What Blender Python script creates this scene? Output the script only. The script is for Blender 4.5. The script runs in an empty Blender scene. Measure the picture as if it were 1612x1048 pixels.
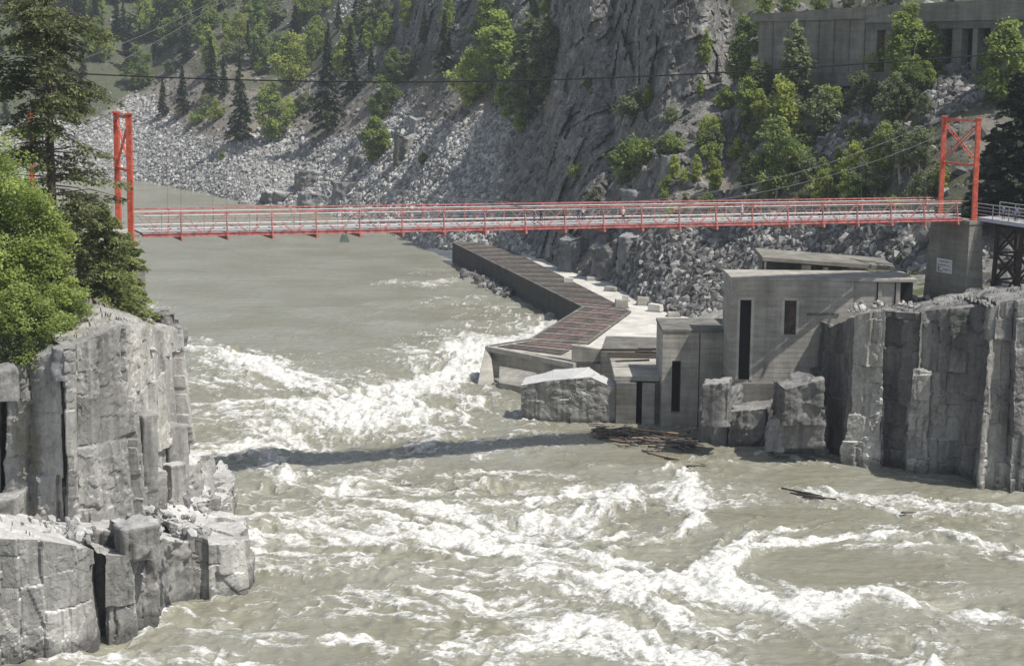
import bpy, math, random
import numpy as np
from mathutils import Vector, Matrix
S = bpy.context.scene
# ------------------------------------------------------------------ camera, sky, sun
F = 2850.0; CX = 806.0; CY = 524.0; CAMZ = 45.0
PITCH = math.atan(424.0/2850.0); ROLL = math.radians(0.6)
fw = np.array([0, math.cos(PITCH), -math.sin(PITCH)])
r0 = np.array([1.0, 0, 0]); u0 = np.array([0, math.sin(PITCH), math.cos(PITCH)])
cr, sr = math.cos(ROLL), math.sin(ROLL)
RT = cr*r0 + sr*u0; UP = -sr*r0 + cr*u0
cam = bpy.data.cameras.new('camera'); co = bpy.data.objects.new('camera', cam)
S.collection.objects.link(co); S.camera = co
cam.sensor_width = 36; cam.lens = 36*F/1612; cam.clip_start = 1; cam.clip_end = 5000
M = Matrix(((RT[0], UP[0], -fw[0], 0), (RT[1], UP[1], -fw[1], 0), (RT[2], UP[2], -fw[2], CAMZ), (0, 0, 0, 1)))
co.matrix_world = M

W = bpy.data.worlds.new('World'); S.world = W; W.use_nodes = True
nt = W.node_tree; bg = nt.nodes['Background']
sky = nt.nodes.new('ShaderNodeTexSky'); sky.sky_type = 'NISHITA'; sky.sun_disc = False
SUN_EL = math.radians(59); PHI = math.radians(28)       # sun comes from the right and a little from the camera side
sdir = np.array([math.cos(SUN_EL)*math.cos(PHI), -math.cos(SUN_EL)*math.sin(PHI), math.sin(SUN_EL)])
sky.sun_elevation = SUN_EL; sky.sun_rotation = math.atan2(sdir[0], sdir[1])
hs = nt.nodes.new('ShaderNodeHueSaturation'); hs.inputs['Saturation'].default_value = .62
nt.links.new(sky.outputs[0], hs.inputs['Color']); nt.links.new(hs.outputs[0], bg.inputs[0]); bg.inputs[1].default_value = 0.11
sl = bpy.data.lights.new('sun', 'SUN'); sl.energy = 4.3; sl.angle = math.radians(0.5); sl.color = (1, .955, .885)
so = bpy.data.objects.new('sun', sl); S.collection.objects.link(so)
so.rotation_euler = Vector(sdir).to_track_quat('Z', 'Y').to_euler()
S.view_settings.view_transform = 'Standard'; S.view_settings.look = 'None'; S.view_settings.gamma = 1
S.view_settings.exposure = 0.33

# ------------------------------------------------------------------ picture -> place helpers
def ray(px, py):
    px = np.asarray(px, float)[..., None]; py = np.asarray(py, float)[..., None]
    return fw + RT*(px-CX)/F + UP*(CY-py)/F
def atY(px, py, Y):
    d = ray(px, py); t = np.asarray(Y, float)/d[..., 1]
    return d*t[..., None] + np.array([0, 0, CAMZ])
def onz(px, py, z):
    d = ray(px, py); t = (np.asarray(z, float)-CAMZ)/d[..., 2]
    return d*t[..., None] + np.array([0, 0, CAMZ])
def project(P):
    q = np.asarray(P, float)-np.array([0, 0, CAMZ]); zf = q@fw
    return CX+F*(q@RT)/zf, CY-F*(q@UP)/zf

# ------------------------------------------------------------------ noise
def _h(ix, iy, iz, s):
    n = (ix.astype(np.int64)*374761393 + iy.astype(np.int64)*668265263 + iz.astype(np.int64)*2147483647 + s*974711) & 0xffffffff
    n = ((n ^ (n >> 13))*1274126177) & 0xffffffff
    n = ((n ^ (n >> 15))*2246822519) & 0xffffffff
    n = n ^ (n >> 16)
    return (n & 0xffffff)/float(0xffffff)
def vn(P, s=0):
    P = np.asarray(P, float); i = np.floor(P).astype(np.int64); f = P-i; f = f*f*(3-2*f)
    o = 0
    for a in (0, 1):
        wa = f[..., 0] if a else 1-f[..., 0]
        for b in (0, 1):
            wb = f[..., 1] if b else 1-f[..., 1]
            for c in (0, 1):
                wc = f[..., 2] if c else 1-f[..., 2]
                o = o + wa*wb*wc*_h(i[..., 0]+a, i[..., 1]+b, i[..., 2]+c, s)
    return o*2-1
def fbm(P, s=0, o=4, g=.5):
    P = np.asarray(P, float); a = 1; t = 0; w = 0
    for k in range(o):
        t = t + a*vn(P*(2.03**k)+k*17.3, s+k); w += a; a *= g
    return t/w
def facet(P, s=0, tilt=.6):
    """blocky fractured-rock displacement: one random tilted plane per Worley cell; also the distance to the crack"""
    P = np.asarray(P, float); i = np.floor(P).astype(np.int64)
    d1 = np.full(P.shape[:-1], 9.); d2 = d1.copy(); v = np.zeros(P.shape[:-1])
    for a in (-1, 0, 1):
        for b in (-1, 0, 1):
            for c in (-1, 0, 1):
                x, y, z = i[..., 0]+a, i[..., 1]+b, i[..., 2]+c
                q = np.stack([x+_h(x, y, z, s+1), y+_h(x, y, z, s+2), z+_h(x, y, z, s+3)], -1)
                r = P-q; d = np.sqrt((r*r).sum(-1))
                g = np.stack([_h(x, y, z, s+4), _h(x, y, z, s+5), _h(x, y, z, s+6)], -1)*2-1
                val = (_h(x, y, z, s+7)*2-1) + tilt*(g*r).sum(-1)
                n = d < d1
                d2 = np.where(n, d1, np.minimum(d2, d)); v = np.where(n, val, v); d1 = np.where(n, d, d1)
    return v, d2-d1
def sstep(a, b, x):
    t = np.clip((x-a)/(b-a), 0, 1); return t*t*(3-2*t)

# ------------------------------------------------------------------ object helpers
def tag(o, label=None, cat=None, group=None, kind=None):
    if label: o['label'] = label
    if cat: o['category'] = cat
    if group: o['group'] = group
    if kind: o['kind'] = kind
    return o
def empty(name, loc, label, cat, group=None, rz=0, sc=1):
    o = bpy.data.objects.new(name, None); S.collection.objects.link(o)
    o.location = tuple(loc); o.rotation_euler = (0, 0, rz); o.scale = (sc,)*3 if np.isscalar(sc) else sc
    return tag(o, label, cat, group)
def npmesh(name, V, Fc, attrs=None, smooth=False, mi=None):
    """Fc: (n,k) array or list of such arrays"""
    if not isinstance(Fc, (list, tuple)): Fc = [Fc]
    V = np.asarray(V, np.float32)
    me = bpy.data.meshes.new(name); me.vertices.add(len(V)); me.vertices.foreach_set('co', V.ravel())
    loops = np.concatenate([np.asarray(f).ravel() for f in Fc]).astype(np.int32)
    tot = np.concatenate([np.full(len(f), np.asarray(f).shape[1]) for f in Fc]).astype(np.int32)
    st = np.concatenate([[0], np.cumsum(tot)[:-1]]).astype(np.int32)
    me.loops.add(len(loops)); me.loops.foreach_set('vertex_index', loops)
    me.polygons.add(len(tot)); me.polygons.foreach_set('loop_start', st); me.polygons.foreach_set('loop_total', tot)
    if mi is not None: me.polygons.foreach_set('material_index', np.asarray(mi, np.int32))
    me.polygons.foreach_set('use_smooth', np.full(len(tot), smooth))
    for k, a in (attrs or {}).items():
        a = np.asarray(a, np.float32)
        if a.ndim == 2:
            at = me.attributes.new(k, 'FLOAT_VECTOR', 'POINT'); at.data.foreach_set('vector', a.ravel())
        else:
            at = me.attributes.new(k, 'FLOAT', 'POINT'); at.data.foreach_set('value', a)
    me.update(); me.validate(); return me
def link(name, me, mat, parent=None, loc=None):
    for m in (mat if isinstance(mat, (list, tuple)) else [mat]):
        if m: me.materials.append(m)
    o = bpy.data.objects.new(name, me); S.collection.objects.link(o)
    if parent is not None: o.parent = parent
    if loc is not None: o.location = tuple(loc)
    return o
class MB:
    def __init__(s): s.v = []; s.f = []
    def add(s, vs, fs):
        b = len(s.v); s.v += [tuple(map(float, q)) for q in vs]; s.f += [tuple(b+i for i in f) for f in fs]
    def hexa(s, b, t):   # b, t: four corners bottom / top
        s.add(list(b)+list(t), [(3, 2, 1, 0), (4, 5, 6, 7), (0, 1, 5, 4), (1, 2, 6, 5), (2, 3, 7, 6), (3, 0, 4, 7)])
    def prism(s, pts, z0, z1):
        n = len(pts); z1 = [z1]*n if np.isscalar(z1) else z1
        s.add([(p[0], p[1], z0) for p in pts]+[(p[0], p[1], z) for p, z in zip(pts, z1)],
              [tuple(range(n-1, -1, -1)), tuple(range(n, 2*n))]+[(i, (i+1) % n, n+(i+1) % n, n+i) for i in range(n)])
    def beam(s, a, b, w, h=None, up=(0, 0, 1)):
        a = np.array(a, float); b = np.array(b, float); h = h or w
        d = b-a; d /= np.linalg.norm(d); up = np.array(up, float)
        x = np.cross(d, up); 
        if np.linalg.norm(x) < 1e-4: x = np.cross(d, (1, 0, 0))
        x /= np.linalg.norm(x); y = np.cross(x, d)
        c = [-x*w/2-y*h/2, x*w/2-y*h/2, x*w/2+y*h/2, -x*w/2+y*h/2]
        s.hexa([a+k for k in c], [b+k for k in c])
    def tube(s, pts, r, n=6):
        pts = [np.array(p, float) for p in pts]; r = [r]*len(pts) if np.isscalar(r) else r
        base = len(s.v); prev = None
        for i, p in enumerate(pts):
            d = pts[min(i+1, len(pts)-1)]-pts[max(i-1, 0)]; d /= np.linalg.norm(d)+1e-9
            x = np.cross(d, (0, 0, 1)) if prev is None else prev-d*np.dot(prev, d)
            if np.linalg.norm(x) < 1e-3: x = np.cross(d, (1, 0, 0))
            x /= np.linalg.norm(x); prev = x; y = np.cross(d, x)
            for k in range(n):
                a = 2*math.pi*k/n; q = p+(x*math.cos(a)+y*math.sin(a))*r[i]; s.v.append(tuple(map(float, q)))
        for i in range(len(pts)-1):
            for k in range(n):
                a = base+i*n+k; b = base+i*n+(k+1) % n; s.f.append((a, b, b+n, a+n))
        s.f.append(tuple(base+k for k in range(n-1, -1, -1))); e = base+(len(pts)-1)*n; s.f.append(tuple(e+k for k in range(n)))
    def build(s, name, mat, parent=None, bevel=0, smooth=False):
        me = bpy.data.meshes.new(name); me.from_pydata(s.v, [], s.f)
        if smooth: me.polygons.foreach_set('use_smooth', [True]*len(me.polygons))
        o = link(name, me, mat, parent)
        if bevel:
            m = o.modifiers.new('bevel', 'BEVEL'); m.width = bevel; m.segments = 2; m.limit_method = 'ANGLE'
        return o

# ------------------------------------------------------------------ materials
class NT:
    def __init__(s, name):
        s.m = bpy.data.materials.new(name); s.m.use_nodes = True; s.t = s.m.node_tree; s.b = s.t.nodes['Principled BSDF']
    def n(s, ty, **k):
        o = s.t.nodes.new('ShaderNode'+ty)
        for a, v in k.items():
            if a in ('in_',):
                for i, x in v.items(): s.set(o, i, x)
            else: setattr(o, a, v)
        return o
    def set(s, o, i, x):
        if isinstance(x, bpy.types.NodeSocket): s.t.links.new(x, o.inputs[i])
        else: o.inputs[i].default_value = x
    def noise(s, vec, sc, det=4, rough=.55, out=0):
        return s.n('TexNoise', in_={'Vector': vec, 'Scale': sc, 'Detail': det, 'Roughness': rough}).outputs[out]
    def pos(s, scale=(1, 1, 1)):
        if not hasattr(s, 'g'): s.g = s.n('NewGeometry')
        return s.n('Mapping', in_={'Vector': s.g.outputs['Position'], 'Scale': scale}).outputs[0]
    def attr(s, name, o='Fac'): return s.n('Attribute', attribute_name=name).outputs[o]
    def mr(s, v, a, b, c=0, d=1, smooth=True):
        return s.n('MapRange', interpolation_type='SMOOTHSTEP' if smooth else 'LINEAR', in_={0: v, 1: a, 2: b, 3: c, 4: d}).outputs[0]
    def mix(s, f, a, b):
        o = s.n('Mix', data_type='RGBA'); s.set(o, 0, f)
        s.set(o, 6, a if not isinstance(a, tuple) else a+(1,)); s.set(o, 7, b if not isinstance(b, tuple) else b+(1,))
        return o.outputs[2]
    def math(s, op, a, b=0.): return s.n('Math', operation=op, in_={0: a, 1: b}).outputs[0]
    def mul(s, col, f):
        o = s.n('Mix', data_type='RGBA', blend_type='MULTIPLY'); s.set(o, 0, 1.); s.set(o, 6, col)
        c = s.n('CombineColor', in_={0: f, 1: f, 2: f}).outputs[0]; s.set(o, 7, c); return o.outputs[2]
    def ramp(s, v, stops):
        o = s.n('ValToRGB'); s.set(o, 0, v); e = o.color_ramp.elements
        while len(e) < len(stops): e.new(.5)
        for k, (p, c) in enumerate(stops): e[k].position = p; e[k].color = c+(1,)
        return o.outputs[0]
    def bump(s, h, st=.5, dist=.1, normal=None):
        o = s.n('Bump', in_={'Height': h, 'Strength': st, 'Distance': dist})
        if normal: s.set(o, 'Normal', normal)
        return o.outputs[0]
    def out(s, col, rough=.8, normal=None, spec=.3, metal=0.):
        s.set(s.b, 'Base Color', col if not isinstance(col, tuple) else col+(1,)); s.set(s.b, 'Roughness', rough)
        s.set(s.b, 'Specular IOR Level', spec); s.set(s.b, 'Metallic', metal)
        if normal: s.set(s.b, 'Normal', normal)
        return s.m
def mat_rock(name, dark, mid, light, sc=1., vert=.35, bump=.25, stain=None, sun_top=0):
    t = NT(name)
    p = t.pos((1, 1, vert)); big = t.noise(p, .18*sc, 5, .6); fine = t.noise(t.pos(), 2.2*sc, 6, .65)
    streak = t.noise(t.pos((1.6, 1.6, .06)), 1.1*sc, 5, .6)
    v = t.math('ADD', t.math('MULTIPLY', big, .5), t.math('ADD', t.math('MULTIPLY', fine, .3), t.math('MULTIPLY', streak, .3)))
    c = t.ramp(v, [(.36, dark), (.55, mid), (.74, light)])
    cr_ = t.n('TexVoronoi', feature='DISTANCE_TO_EDGE', in_={'Vector': t.n('VectorMath', operation='ADD', in_={0: t.pos((.35, .35, .13)), 1: t.noise(t.pos(), .5, 3, .6, 1)}).outputs[0], 'Scale': .6*sc}).outputs[0]
    c = t.mul(c, t.mr(cr_, .0, .012, .88, 1.))
    spots = t.mr(t.noise(t.pos(), 7*sc, 3, .7), .56, .70)
    c = t.mix(t.math('MULTIPLY', spots, .35), c, tuple(x*.3 for x in dark))
    if stain:
        sm = t.mr(t.noise(t.pos((.5, .5, .12)), .35, 3, .5), .56, .70)
        c = t.mix(t.math('MULTIPLY', sm, .6), c, stain)
    if sun_top:
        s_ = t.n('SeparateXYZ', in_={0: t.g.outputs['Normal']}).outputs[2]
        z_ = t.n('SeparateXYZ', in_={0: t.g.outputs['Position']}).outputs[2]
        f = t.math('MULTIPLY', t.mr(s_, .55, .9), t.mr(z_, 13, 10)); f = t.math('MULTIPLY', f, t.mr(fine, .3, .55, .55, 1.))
        c = t.mix(t.math('MULTIPLY', f, sun_top), c, (.62, .61, .60))  # upward faces of the lower rocks whitened, sunlight put into the colour
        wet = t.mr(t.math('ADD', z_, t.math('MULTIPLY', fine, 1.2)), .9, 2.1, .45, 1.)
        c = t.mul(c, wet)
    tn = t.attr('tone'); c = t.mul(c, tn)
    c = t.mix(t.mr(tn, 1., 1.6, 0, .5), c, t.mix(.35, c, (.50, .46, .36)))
    patch = t.noise(t.pos((1, 1, .5)), .12, 4, .6); c = t.mul(c, t.mr(patch, .35, .65, .78, 1.15))
    h = t.math('ADD', t.math('MULTIPLY', fine, .5), t.math('ADD', t.mr(cr_, 0, .02, 0, .15), t.math('MULTIPLY', streak, .35)))
    fr = t.n('TexVoronoi', in_={'Vector': t.n('VectorMath', operation='ADD', in_={0: t.pos((.9, .9, .5)), 1: t.noise(t.pos(), .9, 3, .6, 1)}).outputs[0], 'Scale': 1.1*sc}).outputs['Color']
    fr2 = t.n('TexVoronoi', in_={'Vector': t.pos((.5, .5, 1.6)), 'Scale': 2.2*sc}).outputs['Color']
    frv = t.n('SeparateColor', in_={0: fr}).outputs[0]; c = t.mul(c, t.mr(frv, 0, 1, .86, 1.12, False))
    h = t.math('ADD', h, t.math('ADD', t.math('MULTIPLY', frv, .45), t.math('MULTIPLY', t.n('SeparateColor', in_={0: fr2}).outputs[0], .18)))
    return t.out(c, .85, t.bump(h, .85, bump))
def mat_plain(name, col, rough=.6, var=.25, sc=3., bump=0, spec=.3):
    t = NT(name); n = t.noise(t.pos(), sc, 4, .6)
    c = t.mix(t.mr(n, .3, .7), tuple(x*(1-var) for x in col), tuple(min(1, x*(1+var)) for x in col))
    return t.out(c, rough, t.bump(n, .4, bump) if bump else None, spec)
def mat_concrete(name, col, board=True, stain=.5, brown=0):
    t = NT(name); g = t.pos()
    n1 = t.noise(g, .35, 5, .6); n2 = t.math('ADD', t.math('MULTIPLY', t.noise(t.pos((1.1, 1.1, .12)), .55, 5, .65), .55), t.math('MULTIPLY', t.noise(t.pos((.2, .2, 1.6)), .9, 5, .65), .45)); n3 = t.noise(g, 6, 4, .7)
    c = t.ramp(n1, [(.3, tuple(x*.72 for x in col)), (.7, tuple(x*1.12 for x in col))])
    c = t.mul(c, t.mr(n2, .35, .62, 1-stain*.75, 1.)); c = t.mul(c, t.mr(n3, .3, .7, .85, 1.08))
    if brown: c = t.mix(t.math('MULTIPLY', t.mr(t.noise(t.pos((1, 1, .3)), .5, 4, .6), .5, .7), brown), c, (.16, .115, .07))
    h = n3
    if board:
        z = t.n('SeparateXYZ', in_={0: g}).outputs[2]
        w = t.math('FRACT', t.math('MULTIPLY', z, 1.6)); ln = t.mr(w, 0., .1, 0., 1.)
        c = t.mul(c, t.mr(ln, 0, 1, .84, 1.)); h = t.math('ADD', t.math('MULTIPLY', n3, .3), ln)
        rowid = t.math('FLOOR', t.math('MULTIPLY', z, 1.6))
        rn = t.n('TexWhiteNoise', noise_dimensions='1D', in_={'W': rowid}).outputs[0]; c = t.mul(c, t.mr(rn, 0, 1, .94, 1.04, False))
    return t.out(c, .85, t.bump(h, .5, .04))
MR = {}
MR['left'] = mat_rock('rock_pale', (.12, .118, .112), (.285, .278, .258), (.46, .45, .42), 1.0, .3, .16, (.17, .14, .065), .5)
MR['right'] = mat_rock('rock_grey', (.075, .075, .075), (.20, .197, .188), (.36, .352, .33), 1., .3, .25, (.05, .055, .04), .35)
MR['boulder'] = mat_rock('rock_boulder', (.09, .09, .095), (.22, .22, .22), (.40, .40, .40), 1.2, .8, .15)
CONC = mat_concrete('concrete_wall', (.44, .42, .37), True, .5)
CONC_L = mat_concrete('concrete_light', (.52, .50, .45), False, .3)
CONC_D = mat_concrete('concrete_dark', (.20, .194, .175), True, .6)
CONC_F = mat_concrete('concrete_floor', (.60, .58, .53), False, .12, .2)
CONC_B = mat_concrete('concrete_shade_and_joint', (.075, .072, .066), True, .5)  # dark tint paints the shade on the river-facing channel wall; also the annex joint
CONC_P = mat_concrete('concrete_pier', (.26, .25, .215), True, .5)
WHITEC = mat_concrete('concrete_bleached', (.62, .62, .62), False, .25)
RUST = mat_plain('rusty_grating', (.115, .082, .07), .9, .45, 1.2, .02)
RUSTD = mat_plain('dark_grating', (.075, .063, .056), .9, .5, 1.5, .02)
RED = mat_plain('red_paint', (.50, .10, .06), .5, .3, 2.)
REDD = mat_plain('red_paint_faded', (.43, .155, .14), .55, .35, 2.)
WPAINT = mat_plain('white_pipe', (.52, .52, .50), .5, .1, 3.)
DECKM = mat_plain('deck_grating', (.30, .31, .31), .7, .2, 6.)
STEEL = mat_plain('steel_cable', (.10, .10, .105), .6, .1, 3.)
BLACKC = mat_plain('black_cable', (.02, .02, .022), .6, .1, 3.)
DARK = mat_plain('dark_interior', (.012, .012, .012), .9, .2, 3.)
TIMBER = mat_plain('dark_timber', (.035, .028, .022), .9, .4, 5., .02)
BARK = mat_plain('bark', (.085, .065, .05), .95, .4, 5., .03)
BIRCH = mat_plain('pale_bark', (.38, .36, .33), .9, .3, 5., .02)
def mat_leaf(name, a, b, trans=.25):
    t = NT(name); v = t.attr('tone'); big = t.noise(t.pos(), .35, 3, .5)
    f = t.math('ADD', t.math('MULTIPLY', v, .6), t.math('MULTIPLY', big, .4))
    inf = t.n('ObjectInfo').outputs['Random']
    c = t.mix(t.mr(f, .15, .85), a, b); c = t.mul(c, t.mr(inf, 0, 1, .82, 1.18, False))
    t.set(t.b, 'Base Color', c); t.set(t.b, 'Roughness', .6); t.set(t.b, 'Specular IOR Level', .25)
    tr = t.n('BsdfTranslucent'); t.set(tr, 0, t.mul(c, 1.5)) ; ms = t.n('MixShader'); t.set(ms, 0, trans)
    t.t.links.new(t.b.outputs[0], ms.inputs[1]); t.t.links.new(tr.outputs[0], ms.inputs[2])
    t.t.links.new(ms.outputs[0], t.t.nodes['Material Output'].inputs[0]); return t.m
LEAF = mat_leaf('leaf_spring_green', (.11, .155, .04), (.34, .41, .115), .45)
LEAFB = mat_leaf('leaf_mid_green', (.075, .115, .04), (.23, .29, .09), .45)
LEAFY = mat_leaf('leaf_yellow_green', (.14, .175, .04), (.42, .47, .125), .5)
LEAFN = mat_leaf('leaf_fresh_green', (.13, .175, .045), (.38, .44, .14), .5)
LEAFG = mat_leaf('leaf_grey_green', (.09, .11, .055), (.22, .25, .13), .4)
NEEDLE = mat_leaf('needle_dark', (.03, .045, .025), (.085, .105, .05), .15)
NEEDLEN = mat_leaf('needle_olive', (.06, .075, .032), (.19, .215, .09), .28)
NEEDLED = mat_leaf('needle_deep', (.014, .022, .014), (.05, .068, .035), .1)

# ------------------------------------------------------------------ terrain of the far bank
def mat_terrain():
    t = NT('hillside_ground')
    g = t.pos(); scree, cliff, veg, dirt = (t.attr(k) for k in ('scree', 'cliff', 'veg', 'dirt'))
    n1 = t.noise(g, .06, 5, .6); n2 = t.noise(g, .5, 6, .7); n3 = t.noise(g, 2.5, 4, .7)
    vor = t.n('TexVoronoi', in_={'Vector': g, 'Scale': 1.9}); vc = vor.outputs['Color']; vd = vor.outputs['Distance']
    vs = t.n('SeparateColor', in_={0: vc}).outputs[0]
    base = t.ramp(n2, [(.3, (.085, .08, .072)), (.5, (.17, .162, .15)), (.7, (.29, .28, .265))])
    dcol = t.ramp(n2, [(.3, (.14, .125, .105)), (.7, (.27, .245, .21))])
    scol = t.ramp(vs, [(.0, (.22, .218, .21)), (.5, (.38, .378, .365)), (1., (.58, .57, .55))])
    scol = t.mul(scol, t.mr(vd, .35, .75, 1., .25))
    st = t.noise(t.pos((.8, .8, .45)), .3, 7, .7)
    ccol = t.ramp(st, [(.30, (.075, .073, .07)), (.5, (.18, .174, .162)), (.72, (.31, .30, .275))])
    cn = t.noise(g, .9, 6, .7); ccol = t.mul(ccol, t.mr(cn, .35, .65, .55, 1.25))
    fr_ = t.n('TexVoronoi', in_={'Vector': t.n('VectorMath', operation='ADD', in_={0: t.pos((.45, .45, .3)), 1: t.noise(g, .4, 4, .65, 1)}).outputs[0], 'Scale': 1.}).outputs['Color']; fv_ = t.n('SeparateColor', in_={0: fr_}).outputs[0]
    ccol = t.mul(ccol, t.mr(fv_, 0, 1, .75, 1.2, False))
    vcol = t.ramp(n3, [(.3, (.035, .045, .022)), (.7, (.095, .108, .05))])
    c = t.mix(t.mr(t.math('ADD', dirt, t.math('MULTIPLY', t.math('SUBTRACT', n2, .5), .8)), .3, .7), base, dcol)
    c = t.mix(t.mr(t.math('ADD', scree, t.math('MULTIPLY', t.math('SUBTRACT', n2, .5), .9)), .35, .65), c, scol)
    c = t.mix(t.mr(t.math('ADD', cliff, t.math('MULTIPLY', t.math('SUBTRACT', n2, .5), .6)), .4, .6), c, ccol)
    c = t.mix(t.math('MULTIPLY', t.mr(t.math('ADD', veg, t.math('MULTIPLY', t.math('SUBTRACT', n2, .5), 1.6)), .4, .75), .8), c, vcol)
    h = t.math('ADD', t.math('ADD', t.math('MULTIPLY', n2, 1.), t.math('MULTIPLY', n3, .35)), t.math('MULTIPLY', t.math('MULTIPLY', fv_, cliff), .9))
    return t.out(c, .9, t.bump(h, .8, .6), .15)
MTER = mat_terrain()
# foot of the slope: picture column, row, distance
BX = [-500, -60, 100, 215, 390, 480, 560, 640, 712, 790, 850, 880, 930, 965, 1010, 1060, 1110, 1150, 1200, 1300, 1400, 1460, 1540, 1612, 2100]
BY = [283, 286, 287, 289, 327, 334, 358, 384, 390, 394, 408, 424, 440, 446, 476, 496, 506, 512, 505, 492, 485, 485, 488, 490, 500]
BD = []
zfoot = [-1]*8+[2.5]+[4]*9+[6, 9, 12, 13.5, 14.5, 15, 16]
for a, b, z in zip(BX, BY, zfoot): BD.append(onz(a, b, z)[1])
xs = np.concatenate([np.arange(-500, -60, 20), np.arange(-60, 1680, 2.1), np.arange(1680, 2101, 20)])
NR = 330; tt = np.linspace(0, 1, NR)**1.0
y0 = np.interp(xs, BX, BY)+3; YT = -28.
D0 = np.interp(xs, BX, BD)
PX = np.repeat(xs[:, None], NR, 1); PY = y0[:, None]+(YT-y0)[:, None]*tt[None]
def blob(cx, cy, rx, ry, soft=.35, rot=0):
    c, s = math.cos(rot), math.sin(rot); dx = PX-cx; dy = PY-cy
    a = (dx*c+dy*s)/rx; b = (-dx*s+dy*c)/ry
    wob = .18*vn(np.stack([PX*.02, PY*.02, PX*0], -1), 5)+.08*vn(np.stack([PX*.07, PY*.07, PX*0], -1), 6)
    return sstep(1+soft, 1-soft, np.sqrt(a*a+b*b)+wob)
def poly(pts, soft=8):
    """soft mask of a polygon in picture rows / columns (where on the slope a kind of ground lies)"""
    pts = np.array(pts, float); n = len(pts); ins = np.zeros(PX.shape, bool); d = np.full(PX.shape, 1e9)
    wx = PX+10*vn(np.stack([PX*.03, PY*.03, PX*0], -1), 11); wy = PY+10*vn(np.stack([PX*.03, PY*.03, PX*0], -1), 12)
    for i in range(n):
        a, b = pts[i], pts[(i+1) % n]
        cnd = ((a[1] > wy) != (b[1] > wy)) & (wx < (b[0]-a[0])*(wy-a[1])/(b[1]-a[1]+1e-9)+a[0]); ins ^= cnd
        e = b-a; t_ = np.clip(((wx-a[0])*e[0]+(wy-a[1])*e[1])/(e@e+1e-9), 0, 1)
        d = np.minimum(d, np.hypot(wx-a[0]-t_*e[0], wy-a[1]-t_*e[1]))
    return sstep(-soft, soft, np.where(ins, d, -d))
CL_dark = poly([(612, 95), (600, 40), (630, -200), (900, -200), (880, 20), (800, 60), (740, 70), (700, 90)])
CL_butt = poly([(832, 400), (850, 320), (868, 200), (880, 120), (890, -200), (1135, -200), (1135, 110), (1100, 150), (1060, 170), (1030, 240), (960, 300), (955, 330), (1010, 372), (960, 440), (900, 425)])
CL_low = poly([(780, 330), (800, 250), (860, 220), (850, 330), (838, 395), (800, 360)])
CL_up = poly([(300, 60), (350, -10), (420, 30), (500, -200), (250, -200), (180, 30), (230, 60)])
CL_mid = poly([(1040, 240), (1110, 190), (1200, 170), (1220, 230), (1130, 260), (1060, 300), (1000, 300)])
slope = np.interp(PX, [-500, 215, 400, 712, 850, 950, 1150, 1300, 1612], [.45, .42, .30, .37, .50, .58, .48, .50, .52])
slope = slope+.10*sstep(160, 0, PY)*sstep(700, 500, PX)
slope = slope+(1.0-slope)*CL_dark*sstep(600, 680, PX); slope = slope+(.68-slope)*CL_butt; slope = slope+(1.8-slope)*CL_butt*sstep(170, 120, PY)
slope = slope+(.6-slope)*CL_low*.8; slope = slope+(.62-slope)*CL_up; slope = slope+(.9-slope)*CL_mid
slope = slope-.2*sstep(1150, 1300, PX)*sstep(200, 130, PY)
slope = np.maximum(slope+.06*vn(np.stack([PX*.012, PY*.02, PX*0], -1), 9)*(slope < .7), .24)
slope = slope+(.2-slope)*sstep(-8, -30, PY); slope = slope+(.16-slope)*sstep(1640, 1700, PX)*sstep(420, 330, PY)
dr = ray(PX, PY); mm = dr[..., 2]/dr[..., 1]
Yg = np.empty_like(PX); Yg[:, 0] = D0
for k in range(1, NR):
    Yg[:, k] = Yg[:, k-1]*(slope[:, k]-mm[:, k-1])/(slope[:, k]-mm[:, k])
# smooth
for k_ in range(60):
    w_ = (.25 if k_ < 3 else .25*sstep(700, 600, PX))[1:-1] if k_ >= 3 else .25
    Yg[1:-1] += w_*(Yg[:-2]-2*Yg[1:-1]+Yg[2:])
P0 = dr*(Yg/dr[..., 1])[..., None]+np.array([0, 0, CAMZ])
CLm = np.clip(np.maximum.reduce([CL_dark, CL_butt, CL_low*.25, CL_up*.6, CL_mid*.7]), 0, 1)
fa, fe = facet(P0/np.array([13., 13., 17.]), 21, .9); fb, fe2 = facet(P0/np.array([4., 4., 5.]), 31, .9)
fd, _ = facet(P0/np.array([1.7, 1.7, 1.9]), 41, .8)
disp = CLm*(2.4*fa+1.3*fb+.45*fd+.8*fbm(P0*.06, 3, 3))
disp += (1-CLm)*(1.6*fbm(P0*np.array([.05, .025, .05]), 4, 5)+.45*fbm(P0*.35, 8, 3))
disp += .9*fbm(P0*.9, 44, 2)*CLm*.5
disp *= np.interp(Yg, [200, 600], [.55, 1.])*sstep(0, .03, tt)[None]
Yg2 = Yg+disp
PT = dr*(Yg2/dr[..., 1])[..., None]+np.array([0, 0, CAMZ])
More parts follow.
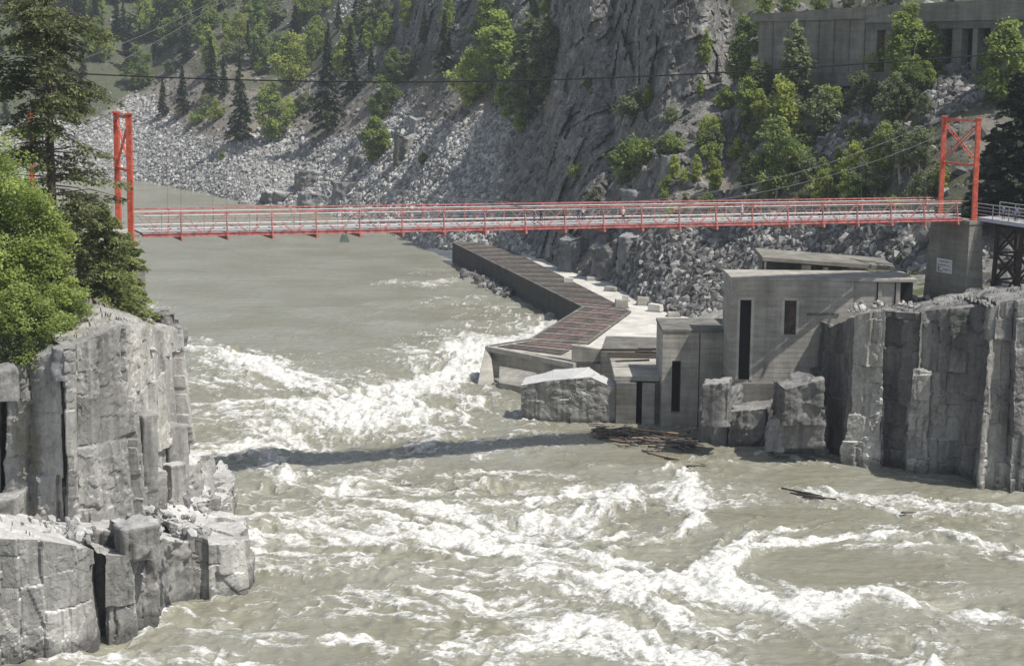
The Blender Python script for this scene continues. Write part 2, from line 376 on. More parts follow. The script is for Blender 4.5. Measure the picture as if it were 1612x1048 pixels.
# ground kinds
scree = np.maximum.reduce([
    poly([(-60, 300), (-60, 195), (60, 190), (170, 185), (235, 150), (270, 195), (330, 225), (400, 215), (440, 190), (500, 225), (560, 215), (600, 170), (640, 150), (660, 185), (700, 200), (760, 185), (812, 190), (800, 260), (780, 330), (835, 400), (712, 410), (560, 400), (390, 340), (215, 300)]),
    poly([(955, 440), (980, 390), (1050, 362), (1160, 352), (1280, 350), (1430, 352), (1460, 500), (1160, 530), (1040, 510)]),
    poly([(1265, 260), (1290, 220), (1345, 190), (1350, 150), (1370, 150), (1360, 215), (1310, 265)])*.8,
    poly([(1450, 160), (1520, 130), (1540, 150), (1480, 190), (1450, 190)])*.8,
    poly([(550, 60), (520, 20), (560, -20), (600, 40)])*.6])
dirt = np.maximum(poly([(200, 200), (230, 130), (330, 60), (520, 190), (640, 130), (840, 120), (880, 190), (760, 200), (640, 210), (560, 250), (420, 250)]), poly([(960, 330), (1000, 250), (1200, 160), (1612, 150), (1612, 420), (1450, 350), (1050, 350)])*.6)
veg = np.clip(.30*sstep(.0, .5, fbm(P0*.05, 77, 4)+.25)*(1-scree)*(1-.6*CLm)+poly([(-60, 190), (-60, -200), (300, -200), (300, 40), (200, 160), (100, 190)])*.9+.55*poly([(200, 110), (300, -60), (620, -60), (560, 90), (420, 150), (300, 120)])
    +poly([(1110, 10), (1200, 20), (1612, 10), (1612, -200), (1130, -200)])*.9+.5*poly([(1180, 330), (1190, 100), (1450, 100), (1612, 100), (1612, 350)])+.5*poly([(560, 125), (700, 60), (860, 60), (860, 190), (720, 150)]), 0, 1)
nx = len(xs); idx = np.arange(nx*NR).reshape(nx, NR)
fq = np.stack([idx[:-1, :-1], idx[1:, :-1], idx[1:, 1:], idx[:-1, 1:]], -1).reshape(-1, 4)
me = npmesh('hillside', PT.reshape(-1, 3), fq, dict(scree=scree.ravel(), cliff=CLm.ravel(), veg=veg.ravel(), dirt=dirt.ravel()))
tag(link('hillside', me, MTER), kind='structure')
# a point of the built slope seen at a picture position (to plant things on it)
def TP(px, py):
    i = int(np.clip(np.searchsorted(xs, px)-1, 0, nx-2)); fx = (px-xs[i])/(xs[i+1]-xs[i])
    ty = (py-y0[i])/(YT-y0[i])*(NR-1); k = int(np.clip(math.floor(ty), 0, NR-2)); fy = min(max(ty-k, 0), 1)
    A = PT[i, k]*(1-fx)+PT[i+1, k]*fx; B = PT[i, k+1]*(1-fx)+PT[i+1, k+1]*fx
    return A*(1-fy)+B*fy
# ------------------------------------------------------------------ loose stones
def ico():
    p = (1+5**.5)/2
    v = np.array([(-1, p, 0), (1, p, 0), (-1, -p, 0), (1, -p, 0), (0, -1, p), (0, 1, p), (0, -1, -p), (0, 1, -p), (p, 0, -1), (p, 0, 1), (-p, 0, -1), (-p, 0, 1)], float)
    f = np.array([(0, 11, 5), (0, 5, 1), (0, 1, 7), (0, 7, 10), (0, 10, 11), (1, 5, 9), (5, 11, 4), (11, 10, 2), (10, 7, 6), (7, 1, 8), (3, 9, 4), (3, 4, 2), (3, 2, 6), (3, 6, 8), (3, 8, 9), (4, 9, 5), (2, 4, 11), (6, 2, 10), (8, 6, 7), (9, 8, 1)])
    return v/np.linalg.norm(v[0]), f
IV, IF = ico()
def rocks_mesh(name, C, R, seed, flat=.7):
    rng = np.random.default_rng(seed); n = len(C)
    q = rng.normal(size=(n, 3, 3)); q, _ = np.linalg.qr(q)
    sc = rng.uniform(.55, 1.25, (n, 1, 3)); sc[..., 2] *= flat
    jit = 1+rng.uniform(-.28, .28, (n, 12, 1))
    V = IV[None]*jit*sc; V = np.einsum('nij,nvj->nvi', q, V)*R[:, None, None]+C[:, None, :]
    Fc = IF[None]+(np.arange(n)*12)[:, None, None]
    tone = np.repeat(rng.uniform(0, 1, n), 12)
    return npmesh(name, V.reshape(-1, 3), Fc.reshape(-1, 3), dict(tone=tone))
def mat_stones(name, a, b, c3):
    t = NT(name); v = t.attr('tone'); c = t.ramp(v, [(.0, a), (.6, b), (1., c3)])
    n = t.noise(t.pos(), 1.5, 4, .7); c = t.mul(c, t.mr(n, .3, .7, .75, 1.15)); return t.out(c, .9, t.bump(n, .5, .1), .2)
ST_pale = mat_stones('scree_stone', (.17, .168, .163), (.34, .337, .325), (.52, .51, .49))
ST_mid = mat_stones('riprap_stone', (.07, .069, .066), (.16, .157, .15), (.36, .35, .335))
ST_dull = mat_stones('slope_stone', (.09, .088, .085), (.17, .165, .155), (.30, .29, .27))
def scatter(mask, n, rmin, rmax, seed, pw=2.2, lift=.1):
    rng = np.random.default_rng(seed)
    A = PT[1:, :-1]-PT[:-1, :-1]; B = PT[:-1, 1:]-PT[:-1, :-1]
    ar = np.linalg.norm(np.cross(A, B), axis=-1)*mask[:-1, :-1]*((PX > -60) & (PX < 1675) & (PY > -20))[:-1, :-1]
    ar = ar/np.maximum(Yg2[:-1, :-1], 100)**1.0
    p = ar.ravel()/ar.sum(); k = rng.choice(len(p), n, p=p); i, j = np.unravel_index(k, ar.shape)
    a = rng.random((n, 1)); b = rng.random((n, 1))
    C = PT[i, j]+A[i, j]*a+B[i, j]*b
    R = rmin+(rmax-rmin)*rng.random(n)**pw; C[:, 2] += R*lift
    return C, R
tal = scree*(PX < 880); rip = scree*(PX > 880)
C, R = scatter(tal, 95000, .16, 1.15, 1, 11)
tag(link('talus', rocks_mesh('talus', C, R, 1), ST_pale), kind='stuff', label='pale broken scree stones covering the lower far bank', cat='scree')
C, R = scatter(rip, 22000, .3, 1.25, 2, 3)
tag(link('riprap', rocks_mesh('riprap', C, R, 2), ST_mid), kind='stuff', label='heap of grey riprap stones behind the concrete works', cat='riprap')
C, R = scatter((1-scree)*(1-CLm)*(1-veg*.8)+.05*CLm, 12000, .2, 1.5, 3, 5)
tag(link('slope_stones', rocks_mesh('slope_stones', C, R, 3), ST_dull), kind='stuff', label='scattered dull stones lying on the brown upper slopes', cat='stones')
# ------------------------------------------------------------------ river: flow lines, foam, waves
def W0(pts): return np.array([onz(a, b, 0)[:2] for a, b in pts])
# foam strokes: picture points, half width in metres, strength
STR = [
 ([(300, 548), (380, 570), (450, 592), (500, 606)], 4.5, .95), ([(300, 530), (380, 560)], 3, .6),
 ([(318, 600), (400, 615), (480, 622)], 6, .55), ([(310, 660), (380, 650), (450, 640)], 6, .5),
 ([(870, 500), (800, 545), (740, 572), (690, 590), (640, 605)], 5, .75),
 ([(765, 545), (745, 575), (700, 590), (650, 602), (600, 620), (560, 640), (520, 665), (475, 680)], 5.5, 1.05),
 ([(640, 610), (700, 625), (680, 650), (600, 680), (700, 690), (640, 712)], 6, .75),
 ([(560, 590), (620, 580), (680, 560), (740, 530)], 4, .5),
 ([(340, 712), (380, 705), (420, 722), (450, 745), (470, 752)], 2.6, 1.0), ([(335, 700), (370, 692), (420, 700)], 2, .7),
 ([(470, 750), (430, 768), (360, 775), (350, 790)], 2.0, .8),
 ([(540, 770), (600, 762), (660, 768), (740, 765), (800, 770)], 3.2, 1.15), ([(620, 790), (680, 795), (715, 812)], 2.0, .9),
 ([(690, 745), (740, 742), (790, 750)], 1.5, .8),
 ([(800, 800), (850, 790), (900, 775), (960, 768), (970, 775), (940, 800), (880, 815), (820, 820)], 3.0, 1.05),
 ([(930, 880), (970, 865), (1020, 850), (1060, 845), (1090, 825), (1100, 805), (1085, 780), (1075, 750), (1068, 740)], 1.5, 1.1),
 ([(1100, 915), (1120, 885), (1150, 865), (1200, 840), (1245, 825)], 1.2, 1.0),
 ([(1612, 872), (1560, 862), (1500, 850), (1440, 842), (1380, 845), (1300, 848), (1240, 853), (1190, 866), (1160, 885), (1146, 905), (1148, 922), (1180, 936), (1260, 945), (1340, 938), (1400, 930)], 1.5, 1.35),
 ([(1150, 925), (1180, 950), (1260, 962), (1340, 950), (1400, 935), (1480, 950), (1560, 968), (1640, 990)], 2.0, .75),
 ([(1400, 930), (1450, 955), (1520, 965), (1560, 965)], 2.0, 1.0),
 ([(1280, 960), (1250, 975), (1200, 1000)], 1.2, .6), ([(1470, 980), (1500, 1010), (1440, 1048)], .8, .6),
 ([(1410, 1000), (1420, 1030), (1450, 1050)], .6, .7),
 ([(1490, 862), (1400, 858), (1300, 864), (1230, 874), (1190, 892), (1190, 912), (1230, 926)], .5, .5), ([(1180, 815), (1130, 850), (1105, 880), (1090, 905)], .5, .7), ([(1612, 893), (1520, 880), (1420, 874)], .5, .45),
 ([(980, 850), (1030, 835), (1055, 815), (1050, 790)], .4, .6), ([(900, 860), (960, 845), (1000, 825)], .5, .55), ([(1620, 940), (1540, 925), (1440, 915), (1350, 920), (1250, 932)], .8, .6),
 ([(1000, 745), (1060, 735), (1110, 715), (1160, 712), (1250, 720), (1310, 735)], .9, .7),
 ([(1290, 770), (1340, 780), (1420, 790), (1500, 800), (1560, 800), (1640, 812)], 2.2, .62),
 ([(1270, 745), (1300, 750), (1320, 770), (1290, 785)], 1.2, .6),
 ([(350, 830), (420, 820), (520, 830), (600, 850), (700, 845)], 5, .72),
 ([(700, 850), (780, 870), (860, 900), (900, 930)], 4, .78), ([(380, 890), (440, 900), (520, 905), (600, 902), (700, 915)], 3, .66),
 ([(640, 930), (700, 950), (760, 960), (800, 950)], 1.6, .9), ([(860, 905), (920, 905), (1000, 930), (1050, 960), (1130, 975)], 2.5, .8),
 ([(1000, 900), (1080, 920), (1130, 950), (1200, 960)], 3, .6),
 ([(400, 1010), (520, 1005), (620, 1010), (700, 1030)], 2, .55), ([(520, 1010), (560, 1002), (590, 1020)], 1.2, .85),
 ([(740, 1035), (820, 1020), (900, 1005), (960, 1020), (1080, 1045)], 2.8, .95), ([(850, 990), (900, 965), (980, 985)], 2.4, .9),
 ([(1000, 1010), (1100, 1030), (1180, 1048)], 2, .7),
 ([(120, 1040), (200, 1030), (300, 1030), (380, 1048)], 2.0, .75), ([(240, 985), (290, 960), (330, 975), (400, 985)], 1.2, .7),
 ([(150, 1024), (220, 1000), (262, 960)], .8, .9), ([(262, 945), (330, 945), (390, 932)], .5, .7),
 ([(620, 445), (680, 450), (740, 442), (760, 436)], 6, .8), ([(660, 430), (700, 425), (735, 425)], 5, .5),
 ([(750, 470), (760, 500), (800, 530)], 10, .48), ([(420, 530), (460, 532)], 2.5, .6), ([(230, 478), (260, 484)], 3, .7),
 ([(500, 520), (620, 480), (700, 470)], 8, .25),
 ([(1300, 735), (1340, 738), (1400, 745), (1480, 762), (1535, 772)], .35, .6), ([(760, 612), (800, 630), (818, 664), (900, 668)], .7, .6),
 ([(1020, 985), (1080, 1000), (1120, 1020)], 2, .5), ([(330, 790), (350, 812), (380, 840), (392, 880)], .8, .7),
]
# broad areas of lacy foam: picture centre, radii, strength
ARE = [(650, 840, 380, 70, .62), (560, 650, 260, 50, .60), (850, 1000, 420, 50, .47), (1000, 930, 220, 50, .52), (420, 700, 130, 40, .50), (500, 960, 280, 40, .40),
       (1300, 1000, 300, 34, .34), (700, 550, 140, 50, .42), (1440, 800, 220, 30, .42), (400, 575, 110, 25, .6), (1130, 790, 110, 40, .40), (950, 830, 150, 60, .48), (1450, 930, 200, 12, .34), (200, 1045, 150, 25, .5)]
def edges(a, b, d0, k): # spacing grows with distance
    o = [a]
    while o[-1] < b: o.append(o[-1]+max(d0, k*(o[-1]**2)))
    return np.array(o)
gy = edges(120, 285, .22, .0000062); gy2 = edges(gy[-1]+1.2, 900, 1.2, .000012); gyy = np.concatenate([gy, gy2])
gx = np.concatenate([np.arange(-330, -80, 3.), np.arange(-80, 82, .2), np.arange(82, 330, 6.)])
XX, YY = np.meshgrid(gx, gyy, indexing='xy')
Q = np.stack([XX, YY], -1); shp = XX.shape
dens = np.zeros(shp); tx = np.zeros(shp); ty = np.zeros(shp)+.0
# background drift: down-canyon towards the viewer, turning left -> right
tw = .35
tx += .9*tw; ty += -.45*tw
wob = np.stack([XX*.12, YY*.12, XX*0], -1)
Qw = Q+np.stack([fbm(wob, 91, 3), fbm(wob, 92, 3)], -1)*2.2
for pts, hw, st in STR:
    w = W0(pts); lo = w.min(0)-hw*5; hi = w.max(0)+hw*5
    ix = np.where((gx > lo[0]) & (gx < hi[0]))[0]; iy = np.where((gyy > lo[1]) & (gyy < hi[1]))[0]
    if not len(ix) or not len(iy): continue
    sl_ = (slice(iy[0], iy[-1]+1), slice(ix[0], ix[-1]+1)); q = Qw[sl_]
    best = np.full(q.shape[:2], 1e9); bx = np.zeros(q.shape[:2]); by = bx.copy()
    for a, b in zip(w[:-1], w[1:]):
        e = b-a; L = np.linalg.norm(e)+1e-6; t_ = np.clip(((q-a)@e)/(L*L), 0, 1); d = np.linalg.norm(q-a-t_[..., None]*e, axis=-1)
        n = d < best; best = np.where(n, d, best); bx = np.where(n, e[0]/L, bx); by = np.where(n, e[1]/L, by)
    g = np.exp(-(best/hw)**2)*st*.86
    dens[sl_] = dens[sl_]+g*(1-dens[sl_]*.45)
    gw = np.exp(-(best/(hw*2.2))**2)*2; tx[sl_] += bx*gw; ty[sl_] += by*gw
for cx, cy, rx, ry, st in ARE:
    c = onz(cx, cy, 0); e = onz(cx+rx, cy, 0)[0]-c[0]; f = (onz(cx, cy-ry, 0)[1]-onz(cx, cy+ry, 0)[1])/2
    dens = np.maximum(dens, dens*.6+st*np.exp(-(((XX-c[0])/e)**2+((YY-c[1])/f)**2)))
L = np.sqrt(tx*tx+ty*ty)+1e-6; tx /= L; ty /= L
# streaks: line-integral convolution of noise along the flow, sampled on a uniform grid
ux = np.arange(-80, 82, .2); uy = np.arange(120, 286, .2)
UX, UY = np.meshgrid(ux, uy, indexing='xy')
def samp(A, x, y, X0, Y0, h):
    i = np.clip((x-X0)/h, 0, A.shape[1]-1.001); j = np.clip((y-Y0)/h, 0, A.shape[0]-1.001)
    a = i.astype(int); b = j.astype(int); fx = i-a; fy = j-b
    return (A[b, a]*(1-fx)+A[b, a+1]*fx)*(1-fy)+(A[b+1, a]*(1-fx)+A[b+1, a+1]*fx)*fy
def togrid(A):   # from the stretched grid to the uniform one
    jy = np.interp(uy, gyy, np.arange(len(gyy))); jx = np.interp(ux, gx, np.arange(len(gx)))
    a = np.clip(jx.astype(int), 0, len(gx)-2); b = np.clip(jy.astype(int), 0, len(gyy)-2); fx = (jx-a)[None]; fy = (jy-b)[:, None]
    return (A[np.ix_(b, a)]*(1-fx)+A[np.ix_(b, a+1)]*fx)*(1-fy)+(A[np.ix_(b+1, a)]*(1-fx)+A[np.ix_(b+1, a+1)]*fx)*fy
VX, VY = togrid(tx), togrid(ty)
cw = .30*fbm(np.stack([UX*.25, UY*.25, UX*0], -1), 55, 3); VX2 = VX*np.cos(cw*3)-VY*np.sin(cw*3); VY2 = VX*np.sin(cw*3)+VY*np.cos(cw*3)
n0 = np.random.default_rng(7).random(UX.shape)
N1 = fbm(np.stack([UX*1.1, UY*1.1, UX*0], -1), 61, 3)
def lic(N, steps, h):
    acc = N.copy(); w = 1
    for sgn in (1, -1):
        x = UX.copy(); y = UY.copy()
        for k in range(steps):
            vx = samp(VX2, x, y, -80, 120, .2); vy = samp(VY2, x, y, -80, 120, .2)
            x += sgn*vx*h; y += sgn*vy*h; acc += samp(N, x, y, -80, 120, .2); w += 1
    return acc/w
lf = lic(n0, 9, .2); lf = (lf-lf.mean())/lf.std(); lb = lic(N1, 14, .3); lb = (lb-lb.mean())/lb.std()
ix_ = np.interp(gx, ux, np.arange(len(ux))); iy_ = np.interp(gyy, uy, np.arange(len(uy)))
def back(A):
    a = np.clip(ix_.astype(int), 0, len(ux)-2); b = np.clip(iy_.astype(int), 0, len(uy)-2); fx = (ix_-a)[None]; fy = (iy_-b)[:, None]
    return (A[np.ix_(b, a)]*(1-fx)+A[np.ix_(b, a+1)]*fx)*(1-fy)+(A[np.ix_(b+1, a)]*(1-fx)+A[np.ix_(b+1, a+1)]*fx)*fy
inr = ((XX > -80) & (XX < 81) & (YY < 285)).astype(float)
LF = back(lf)*inr; LB = back(lb)*inr
P3 = np.stack([Qw[..., 0], Qw[..., 1], XX*0], -1)
ridg = 1-np.abs(fbm(P3*.55, 71, 4))*3.2; ridg2 = 1-np.abs(fbm(P3*1.5, 72, 3))*3.0
cloud = fbm(P3*.22, 73, 4)
dens = np.clip(dens, 0, 1.25)
tex = .26*LB+.16*LF+.20*np.clip(ridg, -1, 1)+.14*np.clip(ridg2, -1, 1)+.55*cloud
gorge = sstep(262, 225, YY)*sstep(150, 165, YY+40*(XX < 40))*1.0
def ell(cx, cy, rx, ry):
    c = onz(cx, cy, 0); e = onz(cx+rx, cy, 0)[0]-c[0]; f = (onz(cx, cy-ry, 0)[1]-onz(cx, cy+ry, 0)[1])/2
    return sstep(1.25, .8, np.sqrt(((XX-c[0])/e)**2+((YY-c[1])/f)**2)+.15*cloud)
calm = np.maximum.reduce([ell(1330, 893, 165, 30), ell(1450, 752, 260, 20), ell(1010, 830, 60, 26), ell(1250, 812, 160, 16), ell(1000, 700, 120, 30), ell(1560, 905, 70, 24), ell(1250, 1010, 90, 24)*.6, ell(520, 985, 130, 18)*.6])
calm = calm*sstep(.85, .35, dens)
dens = np.maximum(dens, .26*gorge*(.6+.8*sstep(-.3, .5, cloud)))*(1-.8*calm)
foam = sstep(-.12, .80, dens*1.25-.66+tex*.95)*sstep(.02, .22, dens)
strg = sstep(.80, .97, 1-np.abs(fbm(P3*.42+.5*np.stack([LB, LB, LB*0], -1), 171, 3))*2.6)*sstep(-.2, .6, LB+.6*cloud+.3)
foam = np.maximum(foam*.9, .8*strg*sstep(.10, .34, dens)*inr)
foam = np.maximum(foam, sstep(1.9, 2.8, LF*.8+LB*.9)*.45*inr*sstep(0.02, .15, dens+.05))
foam = np.maximum(foam, .75*sstep(.74, .86, ridg*.6+.4*fbm(P3*.3, 75, 3)+.25)*sstep(.15, .4, dens))
# wave shape
rough_ = np.clip(dens, 0, 1)
blur = dens.copy()
wv = np.stack([XX*.10, YY*.22, XX*0], -1)
hz = (.18+1.5*rough_)*fbm(wv, 81, 4)+rough_*.9*np.clip(ridg, -1, 1)*.35+.10*LB*(.25+rough_)+(.06+.16*rough_)*fbm(P3*1.1, 82, 3)*2+.05*foam*rough_
hz = np.clip(hz, -1.1, 1.05)
hz += .05*fbm(np.stack([XX*.5, YY*1.3, XX*0], -1), 83, 3)
hz *= np.where(XX*XX > 90*90, .3, 1)
V = np.stack([XX, YY, hz-.05], -1).reshape(-1, 3)
ny, nx_ = shp; idx = np.arange(nx_*ny).reshape(ny, nx_)
fq = np.stack([idx[:-1, :-1], idx[:-1, 1:], idx[1:, 1:], idx[1:, :-1]], -1).reshape(-1, 4)
me = npmesh('river', V, fq, dict(foam=foam.ravel(), turb=np.clip(dens, 0, 1).ravel()), smooth=True)
t = NT('river_water'); g = t.pos(); fo = t.attr('foam'); tu = t.attr('turb')
n1 = t.noise(t.pos((.7, 1.3, 1)), 2.2, 7, .78); n2 = t.noise(g, .06, 4, .6)
fmask = t.mr(t.math('ADD', fo, t.math('MULTIPLY', t.math('SUBTRACT', n1, .5), t.mr(fo, 0, .25, 0., 2.3))), .1, .95)
wcol = t.mix(t.mr(n2, .35, .65), (.205, .198, .145), (.25, .246, .20))
wcol = t.mix(t.math('MULTIPLY', t.mr(tu, .2, 1.), .5), wcol, (.30, .29, .225))
fcol = t.mix(t.mr(t.noise(t.pos((.8, 1.3, 1)), 4.5, 6, .75), .32, .62), (.42, .415, .375), (.74, .74, .71)); c = t.mix(fmask, wcol, fcol)
ys = t.n('SeparateXYZ', in_={0: g}).outputs[1]
fs = t.mr(ys, 150, 420, 1., .35)
rip = t.noise(t.pos((.55, 1.5, 1)), 1.6, 5, .65); rip2 = t.noise(t.pos((.25, .8, 1)), .5, 4, .6)
h = t.math('ADD', t.math('MULTIPLY', rip, .5), t.math('ADD', rip2, t.math('MULTIPLY', fmask, .3)))
MW = t.out(c, t.mr(fmask, 0, 1, .22, .85), t.bump(h, .75, .5), .35)
tag(link('river', me, MW), kind='structure')
# ------------------------------------------------------------------ rock blocks and cliffs
def rock_geo(poly_, z0, ztop, res, seed, amp=.5, cell=(1.6, 1.6, 4.), fine=.12, batter=.0, round_=.4, wav=.35):
    """poly_: plan corners counter-clockwise; ztop: height per corner; returns V, quads, tris"""
    P = np.array([q[:2] for q in poly_], float); n = len(P); zt = np.array(ztop if not np.isscalar(ztop) else [ztop]*n, float)
    A = sum(P[i][0]*P[(i+1) % n][1]-P[(i+1) % n][0]*P[i][1] for i in range(n))
    if A < 0: P = P[::-1]; zt = zt[::-1]
    per = []; pz = []; nr = []
    for i in range(n):
        a, b = P[i], P[(i+1) % n]; L = np.linalg.norm(b-a); k = max(1, int(round(L/res)))
        for j in range(k):
            f = j/k; per.append(a+(b-a)*f); pz.append(zt[i]+(zt[(i+1) % n]-zt[i])*f); e = (b-a)/max(L, 1e-6); nr.append((e[1], -e[0]))
    per = np.array(per); pz = np.array(pz); nr = np.array(nr); m = len(per)
    nr = (nr+np.roll(nr, 1, 0)); nr /= np.linalg.norm(nr, axis=1)[:, None]+1e-9
    cen = P.mean(0); czt = zt.mean(); H = max(pz)-z0; nv = max(2, int(H/res))
    rings = []; N3 = []
    for j in range(nv+1):
        f = j/nv; z = z0+(pz-z0)*f; k = 1-batter*f*H/10
        pp = cen+(per-cen)*(k+0*f)
        rings.append(np.column_stack([pp, z])); N3.append(np.column_stack([nr, 0*z+.0]))
    rad = max(np.linalg.norm(P-cen, axis=1).mean(), .5); nc = max(2, int(rad/res*.8))
    for j in range(1, nc):
        f = 1-j/nc; base = rings[nv]
        q = np.column_stack([cen+(base[:, :2]-cen)*f, czt+(pz-czt)*f]); rings.append(q); N3.append(np.column_stack([0*nr, np.ones(m)]))
    V = np.concatenate(rings); N = np.concatenate(N3); top = np.zeros(len(V)); top[(nv+1)*m:] = 1
    N[nv*m:(nv+1)*m, 2] = round_; 
    fa, ea = facet(V/np.array(cell)+seed*3.1, seed, 1.0); fb, eb = facet(V/np.array([cell[0]*.5, cell[1]*.5, min(cell[2]*.35, 1.0)])+seed*1.3, seed+9, .8)
    fs, es = facet(V/np.array([cell[0]*.9, cell[1]*.9, 40.])+seed*2.7, seed+4, .9)
    brk = sstep(-.05, .3, fbm(V*.22, seed+50, 3))
    d = amp*(.5*fa+(.12+.34*brk)*fb+wav*fs*1.6)+fine*fbm(V*.9, seed, 4)*1.7*(.5+brk)
    d -= amp*.3*sstep(.07, .0, ea)*(.3+brk)
    d = np.where(top > 0, amp*.28*fa+amp*.10*fb+.32*fbm(V*.7, seed+5, 5)*min(1, amp*2.5), d)
    V = V+N*d[:, None]
    V = np.concatenate([V, [[cen[0], cen[1], czt+.1]]])
    nr_ = len(rings); idx = np.arange(nr_*m).reshape(nr_, m); i2 = np.roll(idx, -1, 1)
    fq = np.stack([idx[:-1], i2[:-1], i2[1:], idx[1:]], -1).reshape(-1, 4)
    ft = np.stack([idx[-1], i2[-1], np.full(m, nr_*m)], -1)
    return V, fq, ft
class RockSet:
    def __init__(s): s.V = []; s.q = []; s.t = []; s.n = 0; s.a = []
    def add(s, g, tone=1.):
        V, q, t_ = g; s.a.append(np.full(len(V), tone)); s.V.append(V); s.q.append(q+s.n); s.t.append(t_+s.n); s.n += len(V)
    def build(s, name, mat): return link(name, npmesh(name, np.concatenate(s.V), [np.concatenate(s.q), np.concatenate(s.t)], dict(tone=np.concatenate(s.a)), smooth=True), mat)
def front(xa, xb, ya, yb, zf, ta, tb, depth, back_up=0., turn=0., z0=None, mid=0):
    """a block given by its foot line in the picture (xa,ya)-(xb,yb) at height zf and its top rows ta, tb"""
    A = onz(xa, ya, zf); B = onz(xb, yb, zf); za = atY(xa, ta, A[1])[2]; zb = atY(xb, tb, B[1])[2]
    e = (B-A)[:2]; e /= np.linalg.norm(e); nrm = np.array([-e[1], e[0]])
    if nrm[1] < 0: nrm = -nrm
    c, s_ = math.cos(math.radians(turn)), math.sin(math.radians(turn)); nrm = np.array([nrm[0]*c-nrm[1]*s_, nrm[0]*s_+nrm[1]*c])
    pts = [A[:2], B[:2], B[:2]+nrm*depth, A[:2]+nrm*depth]; zs = [za, zb, zb+back_up, za+back_up]
    if mid: M_ = (A[:2]+B[:2])/2-nrm*mid; pts = [A[:2], M_]+pts[1:]; zs = [za, (za+zb)/2]+zs[1:]
    return pts, zs, (zf-1.5 if z0 is None else z0)
def blocks_map(L, H, seed, amin=3., aspect=.38, s0=.8, dec=.72, first=6., cracks=()):
    """hierarchical jointing of a rock face: rectangles in (along, up), each with its own offset and tilt"""
    rg_ = random.Random(seed); out = []
    def rec(u0, u1, v0, v1, off, lv):
        w, h = u1-u0, v1-v0
        if (w*h < amin*rg_.uniform(.5, 3.5) and lv > 2) or w < .5 or h < .5 or lv > 9:
            out.append((u0, u1, v0, v1, off, rg_.uniform(-.16, .16), rg_.uniform(-.07, .07), rg_.gauss(0, 1))); return
        s_ = s0*dec**lv
        if w > aspect*h*rg_.uniform(.6, 1.5):
            c = u0+w*rg_.uniform(.3, .7); rec(u0, c, v0, v1, off+rg_.gauss(0, s_), lv+1); rec(c, u1, v0, v1, off+rg_.gauss(0, s_), lv+1)
        else:
            c = v0+h*rg_.uniform(.25, .75); d = abs(rg_.gauss(0, s_*.7)); rec(u0, u1, v0, c, off+d*.6, lv+1); rec(u0, u1, c, v1, off-d*.6, lv+1)
    n = max(1, int(L/first)); cs = [0]+sorted([L*(k+1)/n+rg_.uniform(-.3, .3)*L/n for k in range(n-1)])+[L]
    for p, q in zip(cs[:-1], cs[1:]): rec(p, q, -1, H+1, rg_.gauss(0, s0*.5), 1)
    return out
